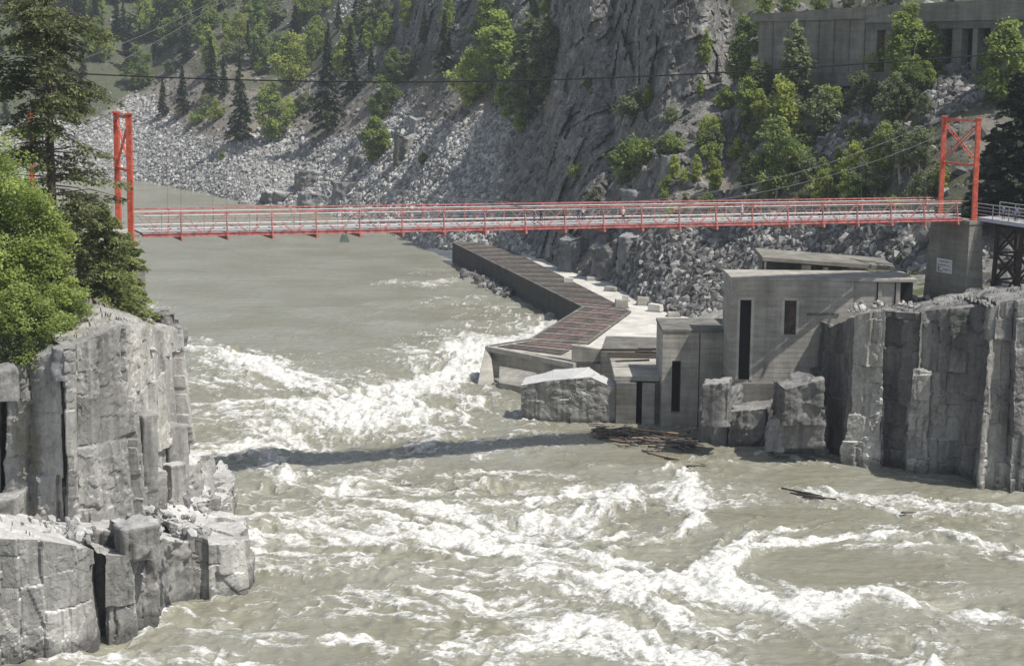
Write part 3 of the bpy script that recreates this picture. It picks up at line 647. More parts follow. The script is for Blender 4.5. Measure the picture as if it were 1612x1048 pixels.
def sheet(foot, zbot, ztop, seed, res=.16, amin=3., s0=.8, back=8., rise=0., batter=.03, tones=None, aspect=.38, first=6., smooth_n=1.2, spine=None, rough=1.):
    """one continuous rock face along a foot line in plan (left to right as seen), folding over into its top"""
    P = np.array([q[:2] for q in foot], float); seg = np.linalg.norm(np.diff(P, axis=0), axis=1); cu = np.concatenate([[0], np.cumsum(seg)]); L = cu[-1]
    nu = int(L/res)+1; u = np.linspace(0, L, nu); pl = np.stack([np.interp(u, cu, P[:, 0]), np.interp(u, cu, P[:, 1])], -1); zt = np.interp(u, cu, ztop)
    k = max(1, int(smooth_n/res)); ker = np.ones(2*k+1)/(2*k+1)
    tg = np.gradient(pl, axis=0); tg = np.stack([np.convolve(np.pad(tg[:, i], k, 'edge'), ker, 'valid') for i in (0, 1)], -1); tg /= np.linalg.norm(tg, axis=1)[:, None]
    nrm = np.stack([tg[:, 1], -tg[:, 0]], -1)          # outward: to the right of the walking direction
    H = zt.max()-zbot; nv = int(H/res)+1; v = np.linspace(0, 1, nv)
    Z_ = zbot+v[None]*(zt[:, None]-zbot); Uu = np.repeat(u[:, None], nv, 1); hh = Z_-zbot
    wq = np.stack([Uu*.35, hh*.35, 0*hh+seed], -1); uw = Uu+.45*fbm(wq, seed, 3); vw = hh+.45*fbm(wq+9, seed+1, 3)+.10*(Uu-L/2)*math.sin(seed)*.3
    off = np.zeros_like(uw); tone = np.ones_like(uw); edge = np.full_like(uw, 9.)
    for (a0, a1, b0, b1, o_, tx_, ty_, g_) in blocks_map(L, H+3, seed, amin, aspect, s0, first=first):
        m_ = (uw >= a0) & (uw < a1) & (vw >= b0) & (vw < b1)
        if not m_.any(): continue
        off[m_] = (o_+tx_*(uw-(a0+a1)/2)+ty_*(vw-(b0+b1)/2))[m_]; tone[m_] = 1+.10*g_
        edge[m_] = np.minimum.reduce([uw-a0, a1-uw, (vw-b0)*1.6, (b1-vw)*1.6])[m_]
    P3_ = np.stack([np.repeat(pl[:, :1], nv, 1), np.repeat(pl[:, 1:], nv, 1), Z_], -1)
    brk_ = sstep(.0, .35, fbm(P3_*.2, seed+7, 3)); fb_, _ = facet(P3_/np.array([.8, .8, .7]), seed+3, .9); fc_, _ = facet(P3_/np.array([2.6, 2.6, 3.4]), seed+5, .9)
    d = off+.12*fc_*rough+(.03+.17*brk_)*fb_*rough+.05*fbm(P3_*1.4, seed+9, 3)-.16*sstep(.14, .0, edge)*(.4+.6*(fbm(P3_*.5, seed+11, 2) > 0))
    d = d-batter*hh; d = np.clip(d, -2.6, 2.2)
    P3_[..., 0] += nrm[:, None, 0]*d; P3_[..., 1] += nrm[:, None, 1]*d
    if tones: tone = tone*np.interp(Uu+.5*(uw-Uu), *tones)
    # the top folds back
    nb_ = int(back/(res*1.3)); j = np.arange(1, nb_+1)[None, :, None]*res*1.3
    top = P3_[:, -1][:, None, :]; w_ = (np.arange(1, nb_+1)/nb_)[None, :, None]; fade = sstep(0, 2.5, j[..., 0])
    sp = np.stack([np.interp(u/L, np.linspace(0, 1, len(spine)), [q[i] for q in spine]) for i in (0, 1)], -1)[:, None, :]
    cap = np.repeat(top, nb_, 1).copy(); cap[..., :2] = top[..., :2]*(1-w_)+sp*w_
    fk, _ = facet(cap*np.array([1, 1, 0])/1.9+seed, seed+21, .5); cap[..., 2] += fade*(.28*fk+rise*j[..., 0])+.25*fbm(cap*np.array([.8, .8, 0]), seed+22, 4)*sstep(0, .6, j[..., 0])
    A = np.concatenate([P3_, cap], 1); T_ = np.concatenate([tone, np.ones((nu, nb_))*1.0], 1)
    n2 = A.shape[1]; idx = np.arange(nu*n2).reshape(nu, n2); fq = np.stack([idx[:-1, :-1], idx[1:, :-1], idx[1:, 1:], idx[:-1, 1:]], -1).reshape(-1, 4)
    return A.reshape(-1, 3), fq, T_.ravel()
def sheets(name, mat, *ss):
    V, q, a_, n = [], [], [], 0
    for v_, f_, t_ in ss: V.append(v_); q.append(f_+n); a_.append(t_); n += len(v_)
    return link(name, npmesh(name, np.concatenate(V), np.concatenate(q), dict(tone=np.concatenate(a_)), smooth=False), mat)
def FP(lst, z): return [onz(a, b, z)[:2] for a, b in lst]
def zt_of(lst, fz): # height of the top edge: picture row of the top above a foot point
    return [atY(a, t_, onz(a, b, fz)[1])[2] for a, b, t_ in lst]
# upper left cliff
UL = [(-130, 785, 612), (0, 796, 596), (4, 799, 592), (6, 788, 592), (10, 790, 590), (12, 806, 588), (60, 812, 565), (104, 815, 550), (105, 806, 550), (109, 807, 549), (110, 819, 549), (160, 814, 540), (190, 802, 524), (216, 794, 512), (238, 774, 512), (256, 756, 516), (272, 742, 520), (284, 732, 524)]
zz = zt_of(UL, 8.0); pts = FP([(a, b) for a, b, _ in UL], 8.0); pts += [pts[-1]+np.array([.1, 4.]), pts[-1]+np.array([-1.8, 9.]), pts[-1]+np.array([-6., 14.])]; zz += [zz[-1]-.3, zz[-1]-1.2, zz[-1]-2.]
Lc = np.concatenate([[0], np.cumsum(np.linalg.norm(np.diff(np.array(pts), axis=0), axis=1))])
u_of = lambda x: float(np.interp(x, [a for a, _, _ in UL], Lc[:len(UL)]))
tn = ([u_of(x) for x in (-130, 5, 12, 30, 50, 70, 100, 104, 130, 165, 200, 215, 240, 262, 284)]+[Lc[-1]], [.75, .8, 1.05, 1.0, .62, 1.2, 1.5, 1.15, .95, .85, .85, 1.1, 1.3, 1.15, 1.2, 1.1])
s1 = sheet(pts, 3.0, zz, 211, res=.15, amin=17., s0=.45, back=9., rise=.04, rough=.45, spine=[(-75, 158), (-50, 160), (-42, 170), (-39, 176), (-39, 180)], tones=tn, aspect=.30, first=8.)
# lower ledge at the water
LL = [(-130, 1056, 848), (30, 1044, 850), (78, 1036, 852), (120, 1028, 858), (152, 1016, 864), (156, 992, 868), (162, 992, 872), (166, 1012, 874), (214, 1004, 876), (217, 990, 876), (246, 972, 868), (261, 944, 862), (264, 902, 850), (272, 902, 834), (275, 942, 828), (326, 942, 834), (330, 944, 858), (384, 930, 852), (388, 915, 846)]
zz = zt_of(LL, 0.); pts = FP([(a, b) for a, b, _ in LL], 0.); e_ = pts[-1]
pts += [e_+np.array([-.6, 6.]), e_+np.array([-3.6, 8.5]), onz(366, 822, 0)[:2], onz(368, 800, 0)[:2], onz(350, 770, 0)[:2]]; zz += [4.3, 4.2, 3.6, 3.2, 3.2]
s2 = sheet(pts, -1.6, zz, 222, res=.14, amin=6, s0=.36, back=7., rise=.0, rough=.8, spine=[onz(-120, 800, 7.5)[:2], onz(60, 815, 7.5)[:2], onz(170, 825, 7.5)[:2], onz(245, 815, 7)[:2], onz(290, 800, 6)[:2], onz(300, 785, 5)[:2], onz(310, 760, 4)[:2]], aspect=.5, first=5., smooth_n=.7)
# right cliff
RL = [(1296, 707, 516), (1326, 719, 500), (1329, 729, 498), (1360, 733, 492), (1390, 737, 489), (1394, 733, 492), (1421, 737, 493), (1425, 743, 494), (1452, 745, 491), (1480, 747, 488), (1500, 748, 486), (1520, 752, 484), (1535, 757, 482), (1539, 771, 482), (1560, 772, 478), (1585, 773, 474), (1588, 772, 474), (1720, 777, 466), (1900, 790, 470)]
zz = zt_of(RL, 0.); pts = FP([(a, b) for a, b, _ in RL], 0.); pts = [pts[0]+np.array([.8, 14.]), pts[0]+np.array([-.3, 5.])]+pts; zz = [zz[0], zz[0]]+zz
Lc = np.concatenate([[0], np.cumsum(np.linalg.norm(np.diff(np.array(pts), axis=0), axis=1))]); u_of = lambda x: float(np.interp(x, [a for a, _, _ in RL], Lc[2:]))
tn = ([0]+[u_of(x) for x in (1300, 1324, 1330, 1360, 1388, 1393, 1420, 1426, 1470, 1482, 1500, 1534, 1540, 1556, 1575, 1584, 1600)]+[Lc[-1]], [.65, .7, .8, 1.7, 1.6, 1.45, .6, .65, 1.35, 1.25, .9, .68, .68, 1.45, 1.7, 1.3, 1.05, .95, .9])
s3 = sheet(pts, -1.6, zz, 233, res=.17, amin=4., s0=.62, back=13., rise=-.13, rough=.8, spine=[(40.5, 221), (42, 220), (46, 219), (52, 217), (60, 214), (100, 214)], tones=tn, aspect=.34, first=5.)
LC = RockSet()
def lb(*a, seed=1, res=.2, amp=.5, cell=(1.6, 1.6, 4.5), fine=.1, tone=1., **k):
    p, z, z0 = front(*a, **k); LC.add(rock_geo(p, z0, z, res, seed, amp, cell, fine, wav=.22), tone)
# stubs leaning on the foot of the upper cliff, and the ledge between
lb(222, 262, 780, 774, 8, 744, 740, 5, seed=21, amp=.25)
lb(228, 252, 782, 778, 8, 655, 650, 6, seed=22, amp=.2)
lb(266, 299, 752, 746, 7.5, 672, 668, 6, seed=23, amp=.25)
lb(270, 296, 776, 770, 6.5, 735, 728, 5, seed=24, amp=.3)
lb(292, 322, 796, 790, 4.5, 738, 722, 7, seed=26, amp=.4)
lb(312, 338, 782, 772, 4, 718, 712, 6, seed=27, amp=.5)
lb(296, 342, 830, 822, 3., 796, 784, 8, seed=28, amp=.5)
lb(-24, 26, 828, 828, 8.2, 790, 784, 3, seed=30, amp=.3, tone=.8)
lb(196, 250, 856, 850, 7.6, 836, 826, 4, seed=32, amp=.4)
LED = [onz(a, b, 7.5)[:2] for a, b in [(-120, 836), (60, 838), (160, 842), (246, 840), (268, 824), (318, 800), (330, 775), (322, 730), (200, 700), (-120, 700)]]
LC.add(rock_geo(LED, -1.5, [8.4, 8.1, 7.8, 7.2, 6.0, 4.4, 4.2, 5, 8, 9], .25, 40, .5, (2., 2., 2.5), .18))
tag(sheets('cliff', MR['left'], s1, s2), kind='structure')
tag(LC.build('rock_ledge', MR['left']), kind='structure')
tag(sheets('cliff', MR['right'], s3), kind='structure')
# boulders standing in the water under the gatehouse, each lifted by itself
def boulder(label, args, seed, res=.2, amp=.28, cell=(2.2, 2.2, 2.), mat='boulder', name='boulder', group=None, tone=1., **k):
    p, z, z0 = front(*args, **k); c = np.array(p).mean(0); g = rock_geo([q-c for q in p], z0, z, res, seed, amp, cell, .1, round_=.6)
    o = link(name, npmesh(name, g[0], [g[1], g[2]], dict(tone=np.full(len(g[0]), tone)), smooth=True), MR[mat], None, (c[0], c[1], 0)); return tag(o, label, 'boulder', group)
GB = 'boulders at the foot of the gatehouse'
boulder('tall pale boulder with a jagged white corner, left of the gatehouse boulders', (1099, 1146, 697, 702, 0, 625, 612, 6), 81, group=GB)
boulder('rounded grey cap boulder leaning on the gatehouse above the pale one', (1104, 1146, 650, 652, 5, 606, 603, 4), 82, group=GB, mat='right')
boulder('smooth dark square boulder in the middle below the gatehouse', (1146, 1206, 704, 708, 0, 648, 642, 6), 83, group=GB, mat='right', cell=(3, 3, 3), amp=.4, tone=.7)
boulder('lowest broad boulder of the stack at the water under the gatehouse', (1206, 1300, 712, 718, 0, 688, 680, 7), 84, group=GB, cell=(2.5, 2.5, 2), amp=.6, tone=.8)
boulder('middle boulder of the stack below the gatehouse', (1232, 1297, 684, 686, 3, 648, 645, 6), 85, group=GB, mat='right', cell=(2.5, 2.5, 2), amp=.6, tone=.85)
boulder('topmost dark boulder of the stack below the gatehouse', (1234, 1292, 648, 648, 6, 612, 600, 6), 86, group=GB, mat='right', cell=(2.5, 2.5, 2), amp=.6, tone=.6)
boulder('small bright broken boulder at the left end of the stack', (1206, 1234, 690, 692, 2.4, 664, 656, 4), 87, group=GB, cell=(1, 1, 1))
# dark slabs lying on the left cliff top
GT = 'loose rocks along the left cliff edge'
boulder('dark flat slab overhanging the right end of the left cliff', (250, 292, 524, 522, 17.6, 511, 515, 4), 91, mat='right', group=GT)
boulder('small black pointed rock behind the dark slab on the left cliff', (240, 256, 506, 508, 18.5, 492, 496, 2), 92, mat='right', group=GT, res=.12)
boulder('low grey rock on the left cliff edge below the shrubs', (180, 214, 516, 514, 20, 500, 498, 3), 93, group=GT, mat='right')
boulder('flat dark slab lying in the greenery on the left cliff', (106, 140, 548, 546, 21.5, 536, 534, 2.5), 94, group=GT, mat='right')
boulder('rounded grey rock beside the flat slab on the left cliff', (82, 104, 570, 570, 21, 548, 550, 2.5), 95, group=GT)
boulder('grey rock at the very left edge of the cliff top', (-6, 26, 602, 600, 20.2, 584, 580, 3), 96, group=GT, mat='right')
# large rocks on the scree of the far bank
def slope_rock(label, cx, by, w, h, seed, mat='boulder', name='boulder', dk=.9, tone=1.):
    p = TP(cx, by); s = p[1]/F; wx = w*s/2; hz_ = h*s*1.1; dy = wx*dk
    rg = random.Random(seed); pts = []; zs = []
    for k in range(6):
        a = 2*math.pi*k/6+rg.uniform(-.3, .3); pts.append(np.array([math.cos(a)*wx, math.sin(a)*dy+dy*.6])); zs.append(hz_*rg.uniform(.65, 1.05))
    g = rock_geo(pts, -hz_*.8, zs, max(.25, s*2.0), seed, wx*.16, (wx*.8, wx*.8, wx*.8), wx*.03, batter=.0, round_=.8)
    o = link(name, npmesh(name, g[0], [g[1], g[2]], dict(tone=np.full(len(g[0]), tone)), smooth=True), MR[mat], None, p); return tag(o, label, 'boulder', 'large rocks on the far bank')
slope_rock('dark flat overhanging rock on the scree left of the bush', 488, 292, 62, 22, 101, 'right')
slope_rock('pale rounded boulder with a shaded hollow beneath the green bush', 545, 312, 46, 26, 102)
slope_rock('big pale boulder at the waterline below the hollow one', 500, 326, 70, 22, 103)
slope_rock('long grey slab low on the scree just above the river', 440, 318, 60, 14, 104, 'right')
slope_rock('white boulder sitting in the water at the river edge', 386, 329, 26, 11, 105)
slope_rock('steep dark slab on the brown slope right of the bush', 636, 252, 34, 36, 106, 'right')
slope_rock('square grey block on the upper scree', 658, 206, 32, 20, 107)
slope_rock('small dark rock directly behind the green bush', 566, 262, 36, 18, 108, 'right')
slope_rock('large bleached boulder below the bridge at the path edge', 905, 418, 52, 44, 109)
slope_rock('dark blocky rock between the bleached boulder and the rubble', 960, 436, 62, 56, 110, 'right')
slope_rock('rounded grey outcrop at the top corner of the rubble heap', 998, 402, 52, 36, 111)
slope_rock('white flat stone lying at the upper end of the concrete path', 870, 396, 22, 9, 112)
slope_rock('tilted grey slab high on the right hillside', 1150, 212, 50, 16, 113)
slope_rock('second tilted slab on the right hillside beside birch', 1135, 206, 40, 18, 114, 'right')
slope_rock('long ledge rock on the hillside above the bridge middle', 1010, 318, 60, 16, 115)
slope_rock('dark blocky rock on the hillside under the small shrubs', 1060, 268, 34, 24, 116, 'right')
# low rubble bank in the river against the dark fishway wall
rg = np.random.default_rng(5); n = 420
tpar = rg.random(n); off = rg.normal(0, 1, n)
xr = 728+tpar*74; yr = 436+tpar*30+off*3.0-4*np.sin(tpar*3.1)
C = onz(xr, yr, 0)+0; C[:, 2] = .1+rg.random(n)*1.0*np.exp(-off**2*.5); R = .35+.8*rg.random(n)**2
tag(link('rubble', rocks_mesh('rubble', C, R, 5), ST_mid), kind='stuff', label='low bank of dark rubble against the fishway wall', cat='rubble')
# ground on top of the left cliff
gxx = np.concatenate([np.arange(-130, -70, 4.), np.arange(-70, -22, .6)]); gyy2 = np.arange(146, 260, .6)
GX, GY = np.meshgrid(gxx, gyy2, indexing='xy')
edge = np.array([onz(a, b, z)[:2] for a, b, z in [(-90, 600, 20), (20, 590, 20.5), (105, 560, 21), (165, 545, 21), (215, 520, 20), (262, 520, 18), (292, 522, 17.5)]])
GZ = 20.3+.05*(-GX-34)+.06*(GY-165)+1.0*fbm(np.stack([GX*.15, GY*.15, GX*0], -1), 5, 4)+.3*fbm(np.stack([GX*.8, GY*.8, GX*0], -1), 6, 3)
ey = np.interp(GX, edge[:, 0], edge[:, 1]); dq = GY-ey
GZ = GZ-sstep(3.5, -1, dq)*3.0
rt = -.205*GY; GZ = GZ-sstep(-4., 1.5, GX-rt)*8
GZ = GZ-sstep(0., 5., GX-rt)*20-sstep(-.5, -3, dq)*15
far_ = sstep(205, 230, GY); GZ = GZ*(1-far_)-3*far_
ny_, nx2 = GX.shape; idx = np.arange(nx2*ny_).reshape(ny_, nx2)
fq = np.stack([idx[:-1, :-1], idx[:-1, 1:], idx[1:, 1:], idx[1:, :-1]], -1).reshape(-1, 4)
t = NT('cliff_top_ground'); g = t.pos(); n1 = t.noise(g, .7, 5, .7); n2 = t.noise(g, .2, 4, .6)
c = t.ramp(n1, [(.3, (.07, .068, .06)), (.5, (.17, .165, .15)), (.7, (.26, .255, .23))]); c = t.mix(t.mr(n2, .42, .55), c, (.075, .085, .04))
MG = t.out(c, .95, t.bump(n1, .8, .3), .2)
tag(link('cliff_top_ground', npmesh('cliff_top_ground', np.stack([GX, GY, GZ], -1).reshape(-1, 3), fq), MG), kind='structure')
def LZ(x, y):
    i = int(np.clip(np.searchsorted(gxx, x), 0, len(gxx)-1)); j = int(np.clip((y-146)/.6, 0, ny_-1)); return float(GZ[j, i])
# ground on top of the right cliff
gxa = np.arange(30, 120, .8); gya = np.arange(196, 262, .8); GXa, GYa = np.meshgrid(gxa, gya, indexing='xy')
efr = np.array([onz(a, b, 0)[:2] for a, b in [(1284, 706), (1330, 728), (1420, 735), (1500, 750), (1600, 774), (1800, 785)]])
fy_ = np.interp(GXa, efr[:, 0], efr[:, 1]); dq = GYa-fy_
GZa = 15.0+.03*(GXa-40)+.5*fbm(np.stack([GXa*.25, GYa*.25, GXa*0], -1), 15, 4)+.05*np.clip(dq-8, 0, 30)-sstep(6.5, 4.5, dq)*40-sstep(41, 39, GXa-9*sstep(211, 215, GYa))*40
ny_a, nxa = GXa.shape; idx = np.arange(nxa*ny_a).reshape(ny_a, nxa)
fq = np.stack([idx[:-1, :-1], idx[:-1, 1:], idx[1:, 1:], idx[1:, :-1]], -1).reshape(-1, 4)
tag(link('cliff_top_ground', npmesh('cliff_top_ground', np.stack([GXa, GYa, GZa], -1).reshape(-1, 3), fq), MG), kind='structure')

# loose stones lying on the ledges
rg = np.random.default_rng(15)
def loose(pxr, pyr, zf, n, rmax, seed):
    x = rg.uniform(*pxr, n); y = rg.uniform(*pyr, n); C = onz(x, y, zf); C[:, 2] += rg.uniform(-.1, .25, n); return C, .08+rmax*rg.random(n)**3
q = [loose((190, 325), (770, 845), 7.2, 160, .55, 1), loose((20, 150), (815, 850), 8.3, 110, .5, 2), loose((1335, 1530), (470, 490), 16.6, 190, .6, 3), loose((1545, 1612), (455, 476), 16.9, 60, .6, 4), loose((60, 290), (520, 560), 20.0, 60, .4, 5)]
tag(link('loose_stones', rocks_mesh('loose_stones', np.concatenate([a for a, _ in q]), np.concatenate([b for _, b in q]), 15), ST_pale), kind='stuff', label='small broken stones lying on the rock ledges', cat='stones')
# ------------------------------------------------------------------ fishway and gatehouse (concrete works)
def up(p, z): return (p[0], p[1], z)
def Z(px, py, z): return onz(px, py, z)
ZD = 4.3
fish = empty('fishway', onz(950, 500, 0), 'long angled concrete fishway with rusty slatted deck beside the river', 'fishway')
FM = np.array(fish.location)
def part(mb, name, mat, parent, bevel=0):
    mb.v = [tuple(np.array(v)-np.array(parent.location)) for v in mb.v]; return mb.build(name, mat, parent, bevel)
cA = Z(712, 382, ZD); cB = Z(918, 484, ZD); cC = Z(992, 491, ZD); cD = Z(772, 378.5, ZD); cE = Z(836, 535, ZD); cF = Z(925, 541, ZD); cG = Z(767, 546, ZD); cH = Z(884, 562, ZD); cI = Z(905, 549, ZD)
def lerp(a, b, f): return np.array(a)+(np.array(b)-np.array(a))*f
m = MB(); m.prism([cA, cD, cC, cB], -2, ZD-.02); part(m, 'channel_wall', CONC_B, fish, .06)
m = MB(); m.prism([lerp(cB, cC, -.02), cC, cF, cE], -2, ZD-.06); part(m, 'channel_wall', CONC, fish, .06)
m = MB(); m.prism([cE, cF, cI, Z(960, 575, ZD), cH, cG], -2, ZD-.10); part(m, 'channel_wall', CONC, fish, .06)
# curbs along both edges of the slats
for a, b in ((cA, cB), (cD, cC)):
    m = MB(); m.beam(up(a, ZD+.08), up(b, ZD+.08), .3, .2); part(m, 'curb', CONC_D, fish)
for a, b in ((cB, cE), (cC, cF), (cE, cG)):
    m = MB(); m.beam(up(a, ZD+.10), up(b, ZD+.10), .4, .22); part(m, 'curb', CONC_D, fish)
m = MB(); m.beam(up(cB, ZD+.13), up(cC, ZD+.13), .35, .2); part(m, 'curb', CONC, fish)
# slats of the long segment: closely laid rusty grating bays between pale cross beams
rg = random.Random(3); n = 30
for k in range(n):
    f0 = k/n+.004; f1 = (k+1)/n-.006
    q = [lerp(cA, cB, f0), lerp(cA, cB, f1), lerp(cD, cC, f1), lerp(cD, cC, f0)]
    c = sum(q)/4; q = [c+(p-c)*.94 for p in q]
    m = MB(); m.hexa([up(p, ZD) for p in q], [up(p, ZD+.10+rg.uniform(0, .05)) for p in q]); part(m, 'grating', RUSTD if k < 27 else RUST, fish)
for k in range(1, n):
    m = MB(); m.beam(up(lerp(cA, cB, k/n), ZD+.09), up(lerp(cD, cC, k/n), ZD+.09), .24, .2); part(m, 'cross_beam', CONC if k % 2 else CONC_D, fish)
n = 6
for k in range(n):
    a0, a1 = lerp(cB, cE, k/n+.01), lerp(cB, cE, (k+1)/n-.01); b0, b1 = lerp(cC, cF, k/n+.01), lerp(cC, cF, (k+1)/n-.01)
    for j in range(5):
        q = [lerp(a0, b0, .04+j*.186), lerp(a1, b1, .04+j*.186), lerp(a1, b1, .215+j*.186), lerp(a0, b0, .215+j*.186)]
        m = MB(); m.hexa([up(p, ZD-.02) for p in q], [up(p, ZD+.08) for p in q]); part(m, 'grating', RUST if (k+j) % 4 else RUSTD, fish)
for k in range(1, n+1):
    m = MB(); m.beam(up(lerp(cB, cE, k/n), ZD+.10), up(lerp(cC, cF, k/n), ZD+.10), .38, .24); part(m, 'cross_beam', CONC, fish)
for k in range(2):
    f0, f1 = .10+.42*k, .46+.42*k
    q = [lerp(cE, cG, f0), lerp(cE, cG, f1), lerp(cF, cH, f1), lerp(cF, cH, f0)]; c = sum(q)/4; q = [c+(p-c)*.88 for p in q]
    m = MB(); m.hexa([up(p, ZD-.05) for p in q], [up(p, ZD+.03) for p in q]); part(m, 'grating', RUST if k == 0 else RUSTD, fish)
# battered end of the channel: triangular fin, recess and sloping apron
g0 = cG; h0 = Z(905, 573, ZD)
m = MB(); m.beam(up(lerp(g0, h0, -.01), ZD-.25), up(h0, ZD-.25), .6, .75); part(m, 'end_beam', CONC, fish, .05)
fA = Z(748, 607, 0); fB = Z(780, 606, 0)
m = MB(); b = [up(fA, -1.5), up(fB, -1.5), up(fB+[0, 2.2, 0], -1.5), up(fA+[0, 2.2, 0], -1.5)]; tp = np.array(g0)
m.hexa(b, [tp+[-.35, -.3, -.3], tp+[.45, -.3, -.3], tp+[.5, .9, -.3], tp+[-.3, .9, -.3]]); part(m, 'fin', CONC, fish, .05)
aL = Z(785, 612, 0); aR = Z(840, 622, 0); bL = lerp(g0, h0, .16); bR = lerp(g0, h0, .62)
m = MB(); zt_ = 2.0; cL = lerp(up(aL, 0), up(bL, 0), .42); cR = lerp(up(aR, 0), up(bR, 0), .42)
m.hexa([up(aL, -1.5), up(aR, -1.5), up(bR, -1.5), up(bL, -1.5)], [up(aL, .9), up(aR, .9), up(cR, 2.7), up(cL, 2.7)]); part(m, 'apron', CONC, fish, .05)
wing = empty('concrete_slab', Z(930, 560, 4), 'upright concrete slab with one slanting end beside the lower fishway deck', 'concrete slab')
p0 = Z(900, 571, 4.2); p1 = Z(971, 573, 4.2); wz = atY(900, 543, p0[1])[2]; wz2 = atY(944, 549, p0[1])[2]; px_ = atY(946, 571, p1[1])
m = MB(); th = np.array([0, .9, 0]); bt = [p0, p1, p1+th, p0+th]; tpz = [up(p0, wz), up(px_, wz2), up(px_+th, wz2), up(p0+th, wz)]
m.hexa([up(p, 2.5) for p in bt], tpz); part(m, 'panel', CONC, wing, .05)
m = MB(); m.beam(up(p0-[0, .1, 0], 4.35), up(p1-[0, .1, 0], 4.35), .35, .25); part(m, 'foot', CONC_D, wing)
# bright concrete apron / path behind the fishway
FL = [Z(a, b, 4.0) for a, b in [(792, 377), (850, 388), (890, 412), (930, 432), (970, 448), (1010, 470), (1070, 488), (1150, 505), (1200, 520), (1200, 580), (1050, 585), (960, 576)]]+[cI, cF+[.2, 0, 0], cC+[.2, 0, 0], cD+[.2, 0, 0]]
m = MB(); m.prism(FL, -2, 4.18); o = m.build('terrace', CONC_F, None); tag(o, kind='structure')
# low blocks and broken kerbs along the path
blk = [(895, 446, 13, 8, 'small concrete block at the edge of the slatted deck'), (916, 434, 10, 6, 'tilted concrete block farthest up the path'), (934, 441, 18, 5, 'long pale kerb stone on the far side of the path'),
       (985, 474, 9, 8, 'small cube block beside the round-ended block'), (978, 484, 17, 11, 'round-ended block at the bend of the deck'), (1012, 480, 16, 11, 'stained block at the foot of the rubble'), (1032, 490, 18, 10, 'broad stained block nearest the rubble foot'), (962, 458, 16, 6, 'low brown kerb piece below the rubble'), (1060, 498, 16, 6, 'broken kerb end beside the slab deck')]
for k, (a, b, w, h, lab) in enumerate(blk):
    p = Z(a, b, 4.18); s = p[1]/F; rt_ = empty('concrete_block', p, lab, 'concrete block', 'concrete blocks along the path', rz=rg.uniform(-.5, .3))
    m = MB(); wx, wz_ = w*s*.62, h*s*1.25; m.hexa([(-wx, -wx*.7, 0), (wx, -wx*.7, 0), (wx, wx*.7, 0), (-wx, wx*.7, 0)], [(-wx*.95, -wx*.6, wz_), (wx*.9, -wx*.65, wz_*.92), (wx*.9, wx*.6, wz_*.85), (-wx*.9, wx*.65, wz_)])
    m.build('block', CONC if k % 3 else CONC_F, rt_, .08)
    m = MB(); m.hexa([(-wx*1.15, -wx*.85, -.02), (wx*1.15, -wx*.85, -.02), (wx*1.15, wx*.85, -.02), (-wx*1.15, wx*.85, -.02)], [(-wx*1.1, -wx*.8, .14)]+[(wx*1.1, -wx*.8, .14), (wx*1.1, wx*.8, .14), (-wx*1.1, wx*.8, .14)]); m.build('footing', CONC_D, rt_)
# broken concrete mass in the river, sunlight painted white on its rough pale top
def conc_rock(name, label, cat, corners, ztop, mat, seed, res=.22, amp=.12, cell=(5, 5, 5), fine=.06):
    c = np.mean([q[:2] for q in corners], 0); g_ = rock_geo([np.array(q[:2])-c for q in corners], -1.5, ztop, res, seed, amp, cell, fine, round_=.5, wav=.12)
    o = link(name, npmesh(name, g_[0], [g_[1], g_[2]], smooth=False), mat, None, (c[0], c[1], 0)); return tag(o, label, cat)
t = NT('concrete_broken_top'); g = t.pos(); nz = t.n('SeparateXYZ', in_={0: t.g.outputs['Normal']}).outputs[2]; pz = t.n('SeparateXYZ', in_={0: g}).outputs[2]
n1 = t.noise(g, .5, 5, .65); n2 = t.noise(t.pos((1.5, 1.5, .1)), .9, 5, .65); n3 = t.noise(g, 3, 4, .7)
c = t.ramp(n1, [(.3, (.23, .225, .21)), (.7, (.37, .36, .33))]); c = t.mul(c, t.mr(n2, .35, .62, .6, 1.))
f = t.mr(t.math('ADD', t.mr(nz, .45, .8), t.math('MULTIPLY', t.math('SUBTRACT', n3, .5), 1.4)), .25, 1.05)
c = t.mix(f, c, (.44, .44, .435)); c = t.mul(c, t.mr(t.math('ADD', pz, t.math('MULTIPLY', n1, .8)), .5, 1.3, .4, 1.))  # whitening follows the upward normal, a painted sunlit top
MBR = t.out(c, .88, t.bump(n3, .6, .08), .25)
q0 = [Z(820, 659, 0), Z(872, 663, 0), Z(930, 665, 0), Z(971, 666, 0)]
ys_ = [atY(824, 606, q0[0][1])[2], atY(866, 598, q0[1][1])[2], atY(926, 594, q0[2][1])[2], atY(968, 612, q0[3][1])[2]]
qb = [q0[3]+[0, 5, 0], q0[2]+[0, 6.5, 0], q0[1]+[0, 6.5, 0], q0[0]+[.5, 5, 0]]
conc_rock('concrete_ruin', 'broken concrete mass in the river with a pale crumbling top painted sunlit white', 'concrete ruin', [q0[0], q0[1], q0[2], q0[3]]+qb, ys_+[ys_[3]-.1, ys_[2]+.25, ys_[1]+.2, ys_[0]+.1], MBR, 120, res=.16, amp=.13, cell=(2.2, 2.2, 1.6), fine=.09)
